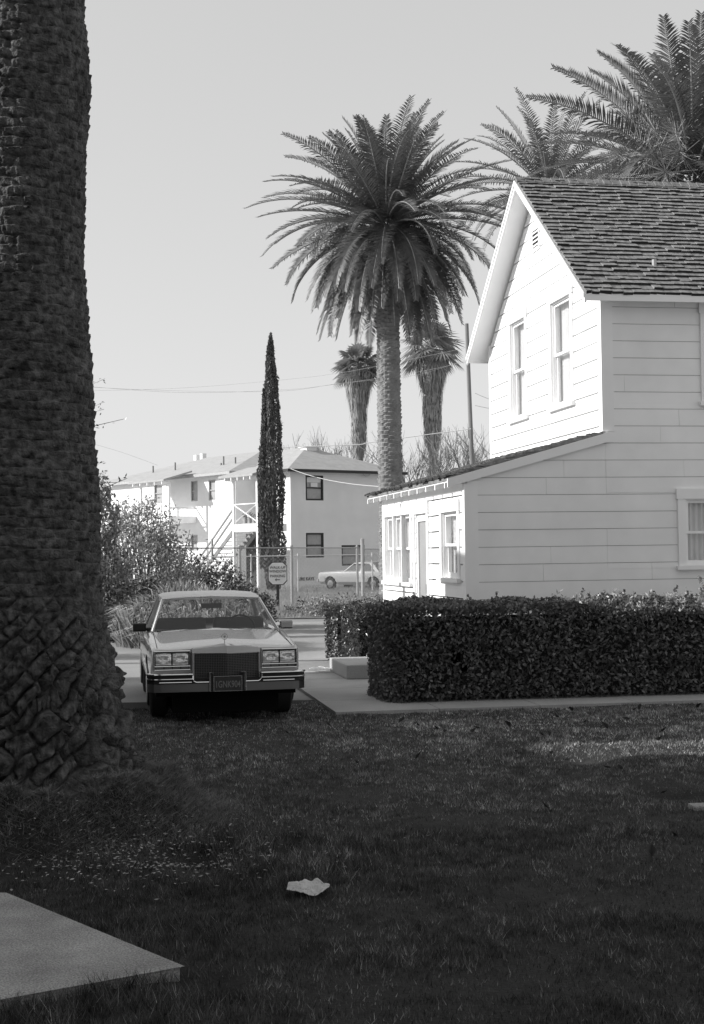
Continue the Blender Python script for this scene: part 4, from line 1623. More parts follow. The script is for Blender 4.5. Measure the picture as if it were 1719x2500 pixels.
text_mesh('plate_number', '1GNK904', 0.088, M['plate_ink'], pl, lambda x, y, z: (x, -0.101 - z, 0.396 + y * 1.15), thick=0.001, sx=0.74, bold=0.008)
# hood ornament
b = MB()
b.tube([(0, 0.26, 0.84), (0, 0.26, 0.885)], 0.004, 6)
ring = [(0.030 * math.cos(a), 0.26, 0.915 + 0.030 * math.sin(a)) for a in np.linspace(0, 2 * math.pi, 21)]
b.tube(ring, 0.0045, 6, cap=False)
b.poly([(-0.015, 0.259, 0.925), (0.015, 0.259, 0.925), (0.012, 0.259, 0.905), (0, 0.259, 0.895), (-0.012, 0.259, 0.905)])
b.build('hood_ornament', M['chrome_dull'], car)
# hood shut lines and centre crease
b = MB()
for sx in (-1, 1):
    pts = [(sx * (0.73 - 0.0 * t), 0.22 + 1.40 * t, 0.8075 + 0.0985 * t + 0.010 * math.sin(math.pi * t) + 0.002) for t in np.linspace(0, 1, 10)]
    b.tube(pts, 0.004, 4)
b.build('hood_seam', M['black'], body)
# fender edge bright strip
b = MB()
for sx in (-1, 1):
    pts = [(sx * 0.828, y, 0.60) for y in np.linspace(1.4, 3.4, 8)]
    b.tube(pts, 0.008, 4)
b.build('side_trim', M['chrome'], body)
# greenhouse
cz = [(1.60, 0.74, 0.925), (2.32, 0.600, 1.285), (3.45, 0.600, 1.295), (4.12, 0.70, 0.935)]
b = MB()
rp = []
for y, hw, ze, zc in ((2.26, 0.585, 1.270, 1.292), (2.36, 0.600, 1.292, 1.325), (2.8, 0.612, 1.305, 1.350), (3.3, 0.605, 1.300, 1.345), (3.5, 0.59, 1.285, 1.315)):
    rp.append((y, [(hw, ze - 0.035), (hw, ze), (hw * 0.9, ze + (zc - ze) * 0.55), (hw * 0.6, ze + (zc - ze) * 0.9), (0.0, zc)]))
b = MB()
rowsr = []
for y, pr in rp:
    rowsr.append([(-x, y, z) for x, z in pr] + [(x, y, z) for x, z in reversed(pr) if x > 1e-6])
k = len(rowsr[0])
n0 = 0
for lay in (0, -0.03):
    for r_ in rowsr:
        b.v += [(x, y, z + lay) for x, y, z in r_]
m_ = len(rowsr) * k
for i in range(len(rowsr) - 1):
    for j in range(k - 1):
        b.f.append((i * k + j, i * k + j + 1, (i + 1) * k + j + 1, (i + 1) * k + j))
        b.f.append((m_ + i * k + j, m_ + (i + 1) * k + j, m_ + (i + 1) * k + j + 1, m_ + i * k + j + 1))
for j in range(k - 1):
    b.f.append((j + 1, j, m_ + j, m_ + j + 1))
    q = (len(rowsr) - 1) * k
    b.f.append((q + j, q + j + 1, m_ + q + j + 1, m_ + q + j))
roof_o = b.build('roof', M['car_roof'], car, smooth=True, sharp=50)
b = MB()
for sx in (-1, 1):
    def pillar(p, q, wx, wy):
        p = Vector(p)
        q = Vector(q)
        b.hexa([p + Vector((-wx, -wy, 0)), p + Vector((wx, -wy, 0)), p + Vector((wx, wy, 0)), p + Vector((-wx, wy, 0)),
                q + Vector((-wx, -wy, 0)), q + Vector((wx, -wy, 0)), q + Vector((wx, wy, 0)), q + Vector((-wx, wy, 0))])
    pillar((sx * 0.745, 1.62, 0.90), (sx * 0.588, 2.30, 1.275), 0.018, 0.035)
    pillar((sx * 0.755, 2.85, 0.90), (sx * 0.598, 2.90, 1.29), 0.018, 0.03)
    pillar((sx * 0.735, 3.95, 0.90), (sx * 0.585, 3.40, 1.285), 0.02, 0.17)
b.build('pillars', M['car_paint'], car)
b = MB()
for sx in (-1, 1):
    b.tube([(sx * 0.748, 1.57, 0.918), (sx * 0.598, 2.255, 1.272)], 0.009, 5)
b.tube([(-0.598, 2.255, 1.272), (-0.3, 2.235, 1.290), (0, 2.23, 1.297), (0.3, 2.235, 1.290), (0.598, 2.255, 1.272)], 0.009, 5)
b.build('windscreen_trim', M['chrome'], car)
b = MB()
for i in range(10):
    a0, a1 = -1 + i * 0.2, -0.8 + i * 0.2
    b.poly([(a0 * 0.738, 1.60 - 0.10 * (1 - a0 * a0), 0.925), (a1 * 0.738, 1.60 - 0.10 * (1 - a1 * a1), 0.925), (a1 * 0.588, 2.28 - 0.03 * (1 - a1 * a1), 1.272), (a0 * 0.588, 2.28 - 0.03 * (1 - a0 * a0), 1.272)])
b.build('windscreen', M['car_glass'], car, smooth=True)
b = MB()
b.poly([(-0.56, 3.50, 1.265), (0.56, 3.50, 1.265), (0.70, 4.08, 0.94), (-0.70, 4.08, 0.94)])
b.build('rear_window', M['car_glass'], car)
for sx in (-1, 1):
    b = MB()
    b.poly([(sx * 0.738, 1.75, 0.925), (sx * 0.592, 2.36, 1.262), (sx * 0.598, 3.36, 1.262), (sx * 0.738, 3.72, 0.925)])
    b.build('side_window', M['car_glass'], car)
# interior
b = MB()
b.box(-0.68, 0.68, 1.62, 1.98, 0.80, 0.918)
b.build('dashboard', M['black'], car)
for sx in (-0.36, 0.36):
    b = MB()
    b.box(sx - 0.31, sx + 0.31, 2.45, 2.62, 0.5, 1.03)
    o = b.build('seat', M['seat'], car)
    bv = o.modifiers.new('bevel', 'BEVEL')
    bv.width = 0.03
b = MB()
b.box(-0.66, 0.66, 3.45, 3.62, 0.5, 0.98)
b.box(-0.7, 0.7, 3.62, 4.1, 0.88, 0.925)
b.build('rear_seat', M['seat'], car)
b = MB()
ring = [(0.34 + 0.17 * math.cos(a), 2.02 + 0.04 * math.sin(a), 0.92 + 0.15 * math.sin(a)) for a in np.linspace(0, 2 * math.pi, 25)]
b.tube(ring, 0.012, 6, cap=False)
b.tube([(0.34 - 0.16, 2.02, 0.92), (0.34 + 0.16, 2.02, 0.92)], 0.014, 6)
b.build('steering_wheel', M['black'], car)
b = MB()
b.box(-0.125, 0.125, 2.16, 2.19, 1.155, 1.215)
b.tube([(0, 2.19, 1.2), (0, 2.24, 1.27)], 0.008, 5)
b.build('rear_view_mirror', M['black'], car)
for sx in (-1, 1):
    b = MB()
    b.box(min(sx * 0.80, sx * 0.955), max(sx * 0.80, sx * 0.955), 1.82, 1.90, 0.905, 1.005)
    b.box(min(sx * 0.74, sx * 0.80), max(sx * 0.74, sx * 0.80), 1.84, 1.90, 0.905, 0.95)
    o = b.build('door_mirror', M['chrome_dull'] if sx > 0 else M['black'], car)
    bv = o.modifiers.new('bevel', 'BEVEL')
    bv.width = 0.015
    bv.segments = 2
b = MB()
for sx in (-1, 1):
    b.tube([(sx * 0.05, 1.56, 0.935), (sx * 0.42, 1.60, 0.945)], 0.007, 4)
b.build('wiper', M['black'], car)


# distant old car behind the fence
g = at(862, 1440, 71)
oc = thing('parked_car', 'old pale two door sedan parked against the apartment wall behind the fence gate', 'car', (at(800, 1400, 71.6).x, 71.6, 0.0), math.radians(-125))
oc.scale = (0.95, 0.93, 1.0)
KK = [
    (0.0, [(0.70, 0.42), (0.80, 0.45), (0.84, 0.60), (0.84, 0.70), (0.82, 0.80), (0.60, 0.84), (0.0, 0.86)]),
    (0.10, [(0.72, 0.30), (0.83, 0.42), (0.87, 0.60), (0.87, 0.74), (0.84, 0.86), (0.62, 0.90), (0.0, 0.92)]),
    (1.50, [(0.72, 0.26), (0.86, 0.40), (0.90, 0.60), (0.90, 0.78), (0.86, 0.90), (0.66, 0.95), (0.0, 0.99)]),
    (3.40, [(0.72, 0.26), (0.86, 0.40), (0.90, 0.60), (0.90, 0.78), (0.86, 0.90), (0.66, 0.95), (0.0, 0.96)]),
    (4.45, [(0.70, 0.32), (0.83, 0.42), (0.86, 0.60), (0.86, 0.76), (0.84, 0.86), (0.62, 0.89), (0.0, 0.90)]),
]
rows = arch(interp_rows(KK, [0, 0.05, 0.1] + list(np.arange(0.2, 4.45, 0.07)) + [4.45]), (0.80, 3.58), 0.39, cz=0.3)
# car runs along local -x .. put length on x by swapping axes: local y is length, nose at y=0
bo = loft(rows, 'body', M['old_car'], oc, sharp=30)
rowsr = [(1.62, [(0.78, 0.90), (0.76, 0.92), (0.0, 0.97)]), (2.20, [(0.66, 1.28), (0.62, 1.34), (0.0, 1.37)]), (2.9, [(0.67, 1.30), (0.63, 1.37), (0.0, 1.41)]), (3.35, [(0.66, 1.27), (0.62, 1.34), (0.0, 1.37)]), (3.85, [(0.74, 0.90), (0.70, 0.93), (0.0, 0.95)])]
b = MB()
rw = rowsr[1:4]
loft([(y, [(x, z - (0.0 if i else 0.0)) for i, (x, z) in enumerate(pr)]) for y, pr in rw], 'roof', M['old_car'], oc)
b = MB()
for sx in (-1, 1):
    for p, q, wy in (((sx * 0.78, 1.60, 0.88), (sx * 0.65, 2.22, 1.30), 0.03), ((sx * 0.80, 2.75, 0.88), (sx * 0.66, 2.75, 1.30), 0.03), ((sx * 0.77, 3.80, 0.88), (sx * 0.65, 3.32, 1.30), 0.12)):
        b = MB()
        pillar(p, q, 0.02, wy)
        b.build('pillar', M['old_car'], oc)
b = MB()
b.hexa([(-0.74, 1.66, 0.90), (0.74, 1.66, 0.90), (0.72, 3.78, 0.90), (-0.72, 3.78, 0.90), (-0.62, 2.24, 1.28), (0.62, 2.24, 1.28), (0.62, 3.3, 1.28), (-0.62, 3.3, 1.28)])
b.build('side_window', M['car_glass'], oc)
for sx in (-1, 1):
    wheel(oc, sx * 0.86, 0.80, 0.31, 0.18, sx)
    wheel(oc, sx * 0.86, 3.58, 0.31, 0.18, sx)
b = MB()
b.box(-0.86, 0.86, -0.10, 0.0, 0.42, 0.54)
b.build('bumper', M['chrome'], oc)
b = MB()
b.box(-0.86, 0.86, 4.45, 4.55, 0.42, 0.54)
b.build('bumper', M['chrome'], oc)
for sx in (-0.62, 0.62):
    b = MB()
    b.cyl((sx, -0.02, 0.70), (0, 1, 0), 0.09, 0.03, 16)
    b.build('headlight', M['lamp'], oc)

# ------------------------------------------------------------------ parking sign
g = ground_at(679, 1494)
sg = thing('parking_sign', 'pale sign on a dark post reading walk-up window parking', 'sign', (at(679, 1490, 45).x, 45, 0))
b = MB()
zt = at(681, 1372, 45).z
zb_ = at(681, 1428, 45).z
b.box(-0.045, 0.045, 0.01, 0.07, -0.2, zt - 0.2)
b.build('post', M['dark_steel'], sg)
hw = 0.30
hh = (zt - zb_) / 2
zc = (zt + zb_) / 2


def octa(s, y):
    c = 0.12
    w_, h_ = hw * s, hh * s
    return [(-w_ + c, y, zc - h_), (w_ - c, y, zc - h_), (w_, y, zc - h_ + c), (w_, y, zc + h_ - c), (w_ - c, y, zc + h_), (-w_ + c, y, zc + h_), (-w_, y, zc + h_ - c), (-w_, y, zc - h_ + c)]


b = MB()
b.prism(octa(1.0, 0.0), (0, 0.012, 0))
pn = b.build('sign_panel', M['ink'], sg)
b = MB()
b.prism(octa(0.94, -0.003), (0, 0.003, 0))
b.build('sign_face', M['sign'], pn)
for i, (t_, zz_) in enumerate((('WALK-UP', 0.15), ('WINDOW', 0.03), ('PARKING', -0.12))):
    text_mesh('lettering', t_, 0.115, M['ink'], pn, lambda x, y, z, zz_=zz_: (x, -0.006 - z, zc + zz_ + y), thick=0.001, bold=0.015)
b = MB()
za = zc - 0.20
for p in ([(-0.09, 0, 0), (-0.04, 0, -0.045), (-0.02, 0, -0.045), (-0.055, 0, -0.012), (0.07, 0, -0.012), (0.07, 0, 0.012), (-0.055, 0, 0.012), (-0.02, 0, 0.045), (-0.04, 0, 0.045)],):
    b.prism([(x, -0.006, za + z) for x, _, z in p], (0, 0.002, 0))
b.build('arrow', M['ink'], pn)


# ------------------------------------------------------------------ chain link fences
def chain_fence(name, label, pts, h, mpost, wire_step=0.11, wr=0.0024, prad=0.035, group=None, gate=None):
    o = thing(name, label, 'fence', (pts[0][0], pts[0][1], 0), 0, group)
    O = Vector((pts[0][0], pts[0][1], 0))
    rb = MB()
    wb = MB()
    for a, c in zip(pts[:-1], pts[1:]):
        A, C_ = Vector((a[0], a[1], 0)) - O, Vector((c[0], c[1], 0)) - O
        L = (C_ - A).length
        d = (C_ - A) / L
        rb.tube([A + Vector((0, 0, h - 0.03)), C_ + Vector((0, 0, h - 0.03))], 0.024, 6)
        n = int(L / wire_step)
        hh_ = h - 0.08
        for i in range(-int(hh_ / wire_step), n + 1):
            for sg_ in (1, -1):
                x0 = i * wire_step
                x1 = x0 + hh_
                za_, zb2 = 0.04, 0.04 + hh_
                xa, xb = x0, x1
                zA, zB = (za_, zb2) if sg_ > 0 else (zb2, za_)
                if xa < 0:
                    zA = zA + (zB - zA) * (-xa) / (xb - xa)
                    xa = 0
                if xb > L:
                    zB = zA + (zB - zA) * (L - xa) / (xb - xa)
                    xb = L
                if xb - xa < 0.02:
                    continue
                wb.tube([A + d * xa + Vector((0, 0, zA)), A + d * xb + Vector((0, 0, zB))], wr, 3, cap=False)
    rb.build('top_rail', mpost, o, smooth=True)
    w_ = wb.build('chain_link', M['galv'], o)
    return o, O


def posts(o, O, pl, h, m, r=0.035):
    for p in pl:
        b = MB()
        q = Vector((p[0], p[1], 0)) - O
        b.tube([q + Vector((0, 0, -0.2)), q + Vector((0, 0, h))], r, 8)
        b.tube([q + Vector((0, 0, h)), q + Vector((0, 0, h + 0.05))], [r * 1.3, r * 0.6], 8)
        b.build('post', m, o, smooth=True)


def along(a, c, n):
    return [(a[0] + (c[0] - a[0]) * i / n, a[1] + (c[1] - a[1]) * i / n) for i in range(n + 1)]


fa, fb, fc_ = (-6.6, 38.5), (-2.08, 48.5), (0.18, 56.5)
o, O = chain_fence('chain_link_fence', 'near galvanised chain link fence running from the shrubs to the gate posts', [fa, fb, fc_], 2.05, M['galv'])
posts(o, O, along(fa, fb, 3) + [(fc_[0], fc_[1])], 2.07, M['galv'], 0.05)
o, O = chain_fence('chain_link_fence', 'farther run of chain link fence right of the tall gate posts before the old car', [(0.40, 57.2), (2.4, 66.0)], 2.0, M['galv'])
posts(o, O, [(0.40, 57.2), (2.4, 66.0)], 2.35, M['galv'], 0.075)
o, O = chain_fence('chain_link_fence', 'distant low chain link fence with a pale top rail before the apartment wall', [(-11, 64), (-2.5, 65), (4, 66)], 1.76, M['wire_pale'], wire_step=0.2)
posts(o, O, along((-11, 64), (-2.5, 65), 4) + [(0.9, 65.5)], 1.78, M['wire_pale'], 0.035)

# ------------------------------------------------------------------ apartment building
AC = Vector((-3.28, 76.0, 0))
ATH = math.atan2(0.6, 0.8)
apt = thing('apartment_building', 'two storey pale stucco apartment house with shallow hip roofs and outside stair behind the fence', 'building', AC, ATH)
AA = Vector((0.8, 0.6, 0))
AB = Vector((-0.6, 0.8, 0))


def aloc(p):
    q = p - AC
    return (q.dot(AA), q.dot(AB), p.z)


def apx(px_, py_, xx=None, yy=None):
    if yy is not None:
        return aloc(on_plane(px_, py_, AC + AB * yy, AB))
    return aloc(on_plane(px_, py_, AC + AA * xx, AA))


HT = 6.35
WX = -1.5
b = MB()


def wall_holes(b, T, s0, s1, z0, z1, holes, th=0.2):
    ss = sorted({s0, s1} | {h for q in holes for h in q[:2]})
    zs = sorted({z0, z1} | {h for q in holes for h in q[2:4]})
    for a, c in zip(ss[:-1], ss[1:]):
        for e, f in zip(zs[:-1], zs[1:]):
            sm, zm = (a + c) / 2, (e + f) / 2
            if any(q[0] < sm < q[1] and q[2] < zm < q[3] for q in holes):
                continue
            b.box(a, c, -th, 0, e, f, T)


TR_ = lambda s, o_, z: (s, -o_, z)            # right (camera facing) wall, y=0
TL_ = lambda s, o_, z: (WX - o_, s, z)        # wing wall facing left


def rect_y0(px0, py0, px1, py1):
    a, c = apx(px0, py0, yy=0), apx(px1, py1, yy=0)
    return (a[0], c[0], c[2], a[2])


def rect_w(px0, py0, px1, py1, xx=WX):
    a, c = apx(px0, py0, xx=xx), apx(px1, py1, xx=xx)
    return (c[1], a[1], c[2], a[2])


wr_ = [rect_y0(746, 1160, 790, 1222), rect_y0(747, 1301, 791, 1361), rect_y0(834, 1331, 891, 1380)]
ww_ = [rect_w(466, 1175, 483, 1223), rect_w(509, 1172, 527, 1221), rect_w(466, 1306, 483, 1345), rect_w(376, 1181, 397, 1228)]
wall_holes(b, TR_, 0, 7.3, 0, HT, wr_)
b.box(0, 0.2, 0.2, 3.3, 0, HT)
b.box(WX + 0.2, 0.0, 3.1, 3.3, 0, HT)
wall_holes(b, TL_, 3.1, 19.5, 0, HT, ww_)
b.box(7.1, 7.3, 0.2, 19.5, 0, HT)
b.box(WX + 0.2, 7.1, 19.3, 19.5, 0, HT)
b.build('wall', M['stucco'], apt)
for i, (q, T, dk) in enumerate([(q, TR_, True) for q in wr_] + [(q, TL_, False) for q in ww_]):
    s0, s1, z0, z1 = q
    b = MB()
    f_ = 0.09 if dk else 0.06
    b.box(s0, s0 + f_, -0.1, -0.005, z0, z1, T)
    b.box(s1 - f_, s1, -0.1, -0.005, z0, z1, T)
    b.box(s0 + f_, s1 - f_, -0.1, -0.005, z1 - f_, z1, T)
    b.box(s0 + f_, s1 - f_, -0.1, -0.005, z0, z0 + f_, T)
    b.box(s0 + f_, s1 - f_, -0.09, -0.04, (z0 + z1) / 2 - 0.03, (z0 + z1) / 2 + 0.03, T)
    w_ = b.build('window', M['window_dark'] if dk else M['blind'], apt)
    b = MB()
    b.box(s0, s1, -0.14, -0.11, z0, z1, T)
    b.build('blind', M['blind'], w_)
    if i == 0:
        b = MB()
        b.box(s0 + 0.35, s0 + 0.80, -0.036, -0.02, (z0 + z1) / 2 + 0.05, (z0 + z1) / 2 + 0.28, T)
        b.box(s0 + 0.1, s1 - 0.1, -0.10, -0.095, (z0 + z1) / 2 + 0.3, z1 - 0.1, T)
        b.build('upper_shade', M['stucco'], w_)
    b = MB()
    b.poly([T(s0 + f_, -0.07, z0 + f_), T(s1 - f_, -0.07, z0 + f_), T(s1 - f_, -0.07, z1 - f_), T(s0 + f_, -0.07, z1 - f_)])
    b.build('pane', M['glass'], w_)

# roofs


def hip(name, x0, x1, y0, y1, z0, rise, parent, inset):
    b = MB()
    xm = (x0 + x1) / 2
    ya, yb = y0 + inset, y1 - inset
    zt_ = z0 + rise
    e = 0.09
    b.poly([(x0, y0, z0), (x1, y0, z0), (xm, ya, zt_)])
    b.poly([(x1, y0, z0), (x1, y1, z0), (xm, yb, zt_), (xm, ya, zt_)])
    b.poly([(x1, y1, z0), (x0, y1, z0), (xm, yb, zt_)])
    b.poly([(x0, y1, z0), (x0, y0, z0), (xm, ya, zt_), (xm, yb, zt_)])
    b.poly([(x0, y0, z0 - e), (x0, y1, z0 - e), (x1, y1, z0 - e), (x1, y0, z0 - e)])
    r_ = b.build(name, M['comp_roof'], parent)
    b = MB()
    b.box(x0, x1, y0, y0 + 0.03, z0 - 0.16, z0 - 0.004)
    b.box(x0, x0 + 0.03, y0 + 0.03, y1, z0 - 0.16, z0 - 0.004)
    b.build('eave_board', M['blind'] if name == 'wing_roof' else M['window_dark'], r_)
    return r_


r1 = hip('roof', -0.45, 7.75, -0.45, 14.5, HT, 1.55, apt, 4.1)
r2 = hip('wing_roof', -1.95, 9.25, 3.0, 20.0, HT + 0.03, 1.60, apt, 5.4)
b = MB()
for (px_, py_, hh_) in ((481, 1112, 0.75), (496, 1108, 0.6)):
    p = apx(px_, py_, xx=3.7)
    b.box(p[0] - 0.15, p[0] + 0.15, p[1] - 0.15, p[1] + 0.15, p[2] - 0.6, p[2] + 0.02)
b.build('chimney', M['stucco'], r2)
for (px_, py_, hh_) in ((374, 1158, 0.7), (428, 1153, 0.8), (546, 1130, 0.5), (575, 1142, 0.8), (633, 1137, 0.8), (540, 1140, 0.3)):
    p = apx(px_, py_, xx=0.2)
    b = MB()
    b.tube([(p[0], p[1], p[2] - 0.5), (p[0], p[1], p[2] + hh_ * 0.75)], 0.05, 6)
    b.build('vent_pipe', M['twig'], r2)
p = apx(757, 1108, xx=5.0)
b = MB()
b.box(3.2, 3.9, 3.0, 3.6, HT + 0.9, HT + 1.5)
b.box(3.1, 4.0, 2.9, 3.7, HT + 1.5, HT + 1.55)
b.build('roof_ventilator', M['stucco'], r1)
text_mesh('wall_lettering', 'SURE KAYS', 0.24, M['ink'], apt, lambda x, y, z: (apx(746, 1417, yy=0)[0] + x * 0.95, -0.012 - z, apx(746, 1417, yy=0)[2] + y), thick=0.003)
# light fitting hook on wall
b = MB()
pts = []
for (px_, py_) in ((882, 1150), (886, 1155), (888, 1160), (893, 1163), (899, 1162), (903, 1158)):
    p = apx(px_, py_, yy=-0.15)
    pts.append(p)
b.tube(pts, 0.025, 5)
b.build('cable_loop', M['wire'], apt)


# porches
def porch(name, label, x_out, px_l, px_r, y_floor, y_roof, y_rail, stair):
    p = thing(name, label, 'porch', AC, ATH, 'wooden porches on the apartment wing')
    l = apx(px_l, y_floor, xx=x_out)
    r = apx(px_r, y_floor, xx=x_out)
    zf = (l[2] + r[2]) / 2
    ya, yb = r[1], l[1]          # near (right) and far (left)
    zr = apx(px_l, y_roof, xx=x_out)[2]
    zl = apx((px_l + px_r) / 2, y_rail, xx=x_out)[2]
    b = MB()
    b.box(x_out, WX - 0.005, ya, yb, zf - 0.38, zf)
    b.build('deck', M['paint_trim'], p)
    for y in (ya, yb - 0.14):
        b = MB()
        b.box(x_out, x_out + 0.13, y, y + 0.14, 0, zf - 0.38)
        b.build('post', M['paint_trim'], p)
        b = MB()
        b.box(x_out, x_out + 0.13, y, y + 0.14, zf, zr)
        b.build('post', M['paint_trim'], p)
    b = MB()
    # roof
    rise = (x_out - 0.4 - WX) * -0.24
    b.hexa([(x_out - 0.45, ya - 0.25, zr + 0.05), (WX - 0.4, ya - 0.25, zr + 0.05 + rise), (WX - 0.4, yb + 0.6, zr + 0.05 + rise), (x_out - 0.45, yb + 0.6, zr + 0.05),
            (x_out - 0.45, ya - 0.25, zr + 0.15), (WX - 0.4, ya - 0.25, zr + 0.15 + rise), (WX - 0.4, yb + 0.6, zr + 0.15 + rise), (x_out - 0.45, yb + 0.6, zr + 0.15)])
    b.build('porch_roof', M['comp_roof'], p)
    b = MB()
    n = 5
    for k in range(n):
        y = ya + (yb - ya) * k / (n - 1)
        b.box(x_out - 0.42, x_out + 0.1, y, y + 0.06, zr - 0.12, zr + 0.04)
    b.build('rafters', M['paint_trim'], p)
    b = MB()
    b.box(x_out + 0.02, x_out + 0.08, ya + 0.14, yb - 0.14, zl - 0.05, zl)
    b.tube([(x_out + 0.05, ya + 0.1, zf + 0.1), (x_out + 0.05, yb - 0.1, zl - 0.05)], 0.035, 4)
    b.tube([(x_out + 0.09, ya + 0.1, zl - 0.05), (x_out + 0.09, yb - 0.1, zf + 0.1)], 0.035, 4)
    for (zq,) in ((zl,), (zf + 0.5,)):
        b.box(x_out + 0.14, WX - 0.01, ya + 0.02, ya + 0.07, zq - 0.07, zq)
    b.build('railing', M['paint_trim'], p)
    if stair:
        s = thing('outside_stair', 'open wooden stair climbing to the right porch of the apartment', 'stairs', AC, ATH)
        nst = 15
        run = 4.6
        for k in range(nst):
            zz_ = zf * (k + 1) / (nst + 1)
            yy_ = yb + run * (1 - (k + 1) / (nst + 1))
            b = MB()
            b.box(x_out + 0.25, WX - 0.35, yy_ - 0.17, yy_ + 0.17, zz_ - 0.04, zz_)
            b.build('step', M['paint_trim'], s)
        b = MB()
        for xx in (x_out + 0.2, WX - 0.33):
            b.prism([(xx, yb, zf - 0.30), (xx, yb + run, -0.05), (xx, yb + run, 0.2), (xx, yb, zf - 0.02)], (0.05, 0, 0))
        b.build('stringer', M['pole'], s)
        b = MB()
        for dz in (0.5, 0.95):
            b.prism([(x_out + 0.14, yb, zf + dz - 0.07), (x_out + 0.14, yb + run, dz - 0.07), (x_out + 0.14, yb + run, dz + 0.05), (x_out + 0.14, yb, zf + dz + 0.05)], (0.05, 0, 0))
        for t_ in (0.02, 0.5, 0.98):
            b.box(x_out + 0.12, x_out + 0.2, yb + run * t_ - 0.05, yb + run * t_ + 0.05, max(0, zf * (1 - t_) - 0.1), zf * (1 - t_) + 1.0)
        b.build('handrail', M['pole'], s)
    return p


porch('porch', 'right porch of the apartment wing with crossed railing above the stair', -3.3, 567, 629, 1280, 1170, 1229, True)
porch('porch', 'left porch of the apartment wing half hidden by the tall shrub', -3.3, 341, 412, 1262, 1184, 1241, False)
# door under the stair porch
d0 = rect_w(602, 1302, 626, 1350)
b = MB()
b.box(d0[0], d0[1], 0.002, 0.04, 0.1, d0[3], TL_)
b.build('door', M['window_dark'], apt)
# items on the right porch: planter shelf and hanging pot
q = apx(610, 1268, xx=-3.0)
pt = thing('potted_plants', 'row of small potted plants on the shelf of the right porch', 'plants', AC, ATH)
b = MB()
for k in range(4):
    yk = q[1] - 1.0 + k * 0.42
    b.tube([(-3.1, yk, q[2] - 0.2), (-3.1, yk, q[2] + 0.05)], [0.09, 0.13], 8)
b.box(-3.2, -2.95, q[1] - 1.2, q[1] + 0.5, q[2] - 0.24, q[2] - 0.2)
pp_ = b.build('pots', M['comp_roof'], pt)
b = MB()
c = np.concatenate([rng.normal((-3.1, q[1] - 1.0 + k * 0.42, q[2] + 0.2), 0.1, (40, 3)) for k in range(4)])
b.arr(leaves(c, 0.14, 0.06))
b.build('leaves', M['leaf'], pt)


# ------------------------------------------------------------------ shrubs
def branchy(b, p, d, L, r, depth, rnd, tips, spread=0.6, n=3, up=0.1):
    p = Vector(p)
    d = Vector(d).normalized()
    pts = [p]
    cur = p
    dd = d
    for i in range(4):
        dd = (dd + Vector((rnd.gauss(0, 0.12), rnd.gauss(0, 0.12), rnd.gauss(0.02 + up * 0.3, 0.08)))).normalized()
        cur = cur + dd * (L / 4)
        pts.append(cur)
    b.tube(pts, [r * (1 - 0.12 * i) for i in range(5)], 5 if depth > 1 else 3, cap=False)
    tips.append((cur, dd))
    if depth <= 0:
        return
    for k in range(n):
        t = rnd.uniform(0.35, 1.0)
        i = min(3, int(t * 4))
        q = pts[i] + (pts[i + 1] - pts[i]) * (t * 4 - i)
        nd = (dd + Vector((rnd.gauss(0, spread), rnd.gauss(0, spread), rnd.gauss(up, spread * 0.7)))).normalized()
        branchy(b, q, nd, L * rnd.uniform(0.5, 0.75), r * 0.55, depth - 1, rnd, tips, spread, n, up)


def shrub(name, label, x, y, blobs, leaf, nleaf, m, seed, group=None, mstem='branch', pale=None, stems=8, wl=0.45):
    """blobs: list of (dx,dy,z,rx,rz)"""
    r = np.random.default_rng(seed)
    rnd = random.Random(seed)
    o = thing(name, label, 'shrub', (x, y, 0), 0, group)
    vol = sum(bb[3] ** 2 * bb[4] for bb in blobs)
    b = MB()
    b2 = MB()
    for dx, dy, z, rx, rz in blobs:
        n = int(nleaf * rx * rx * rz / vol)
        ncl = max(6, n // 16)
        d = r.normal(size=(ncl, 3))
        d /= np.linalg.norm(d, axis=1)[:, None]
        rad = r.uniform(0.45, 1.08, ncl) ** 0.6
        c = d * rad[:, None] * np.array([rx, rx, rz]) + np.array([dx, dy, z])
        cc = np.repeat(c, 16, 0) + r.normal(0, 0.055 + rx * 0.07, (ncl * 16, 3))
        cc = cc[cc[:, 2] > 0.03]
        if pale:
            k = r.uniform(size=len(cc)) < 0.3
            b2.arr(leaves(cc[k], leaf, leaf * wl, 0.3, r))
            cc = cc[~k]
        b.arr(leaves(cc, leaf, leaf * wl, 0.3, r))
    b.build('foliage', m, o)
    if pale:
        b2.build('young_leaves', pale, o)
    b = MB()
    for dx, dy, z, rx, rz in blobs:
        for k in range(stems):
            e = Vector((dx + rnd.gauss(0, rx * 0.5), dy + rnd.gauss(0, rx * 0.5), z + rz * rnd.uniform(0.2, 0.95)))
            s = Vector((dx * 0.6 + rnd.gauss(0, 0.1), dy * 0.6 + rnd.gauss(0, 0.1), -0.05))
            mid = (s + e) / 2 + Vector((rnd.gauss(0, 0.12), rnd.gauss(0, 0.12), 0.1))
            b.tube([s, mid, e], [0.03, 0.018, 0.006], 4, cap=False)
    b.build('stems', M[mstem], o)
    return o


# left shrubbery, about 32-34 m away
def X_(px_, Y):
    return at(px_, 1350, Y).x


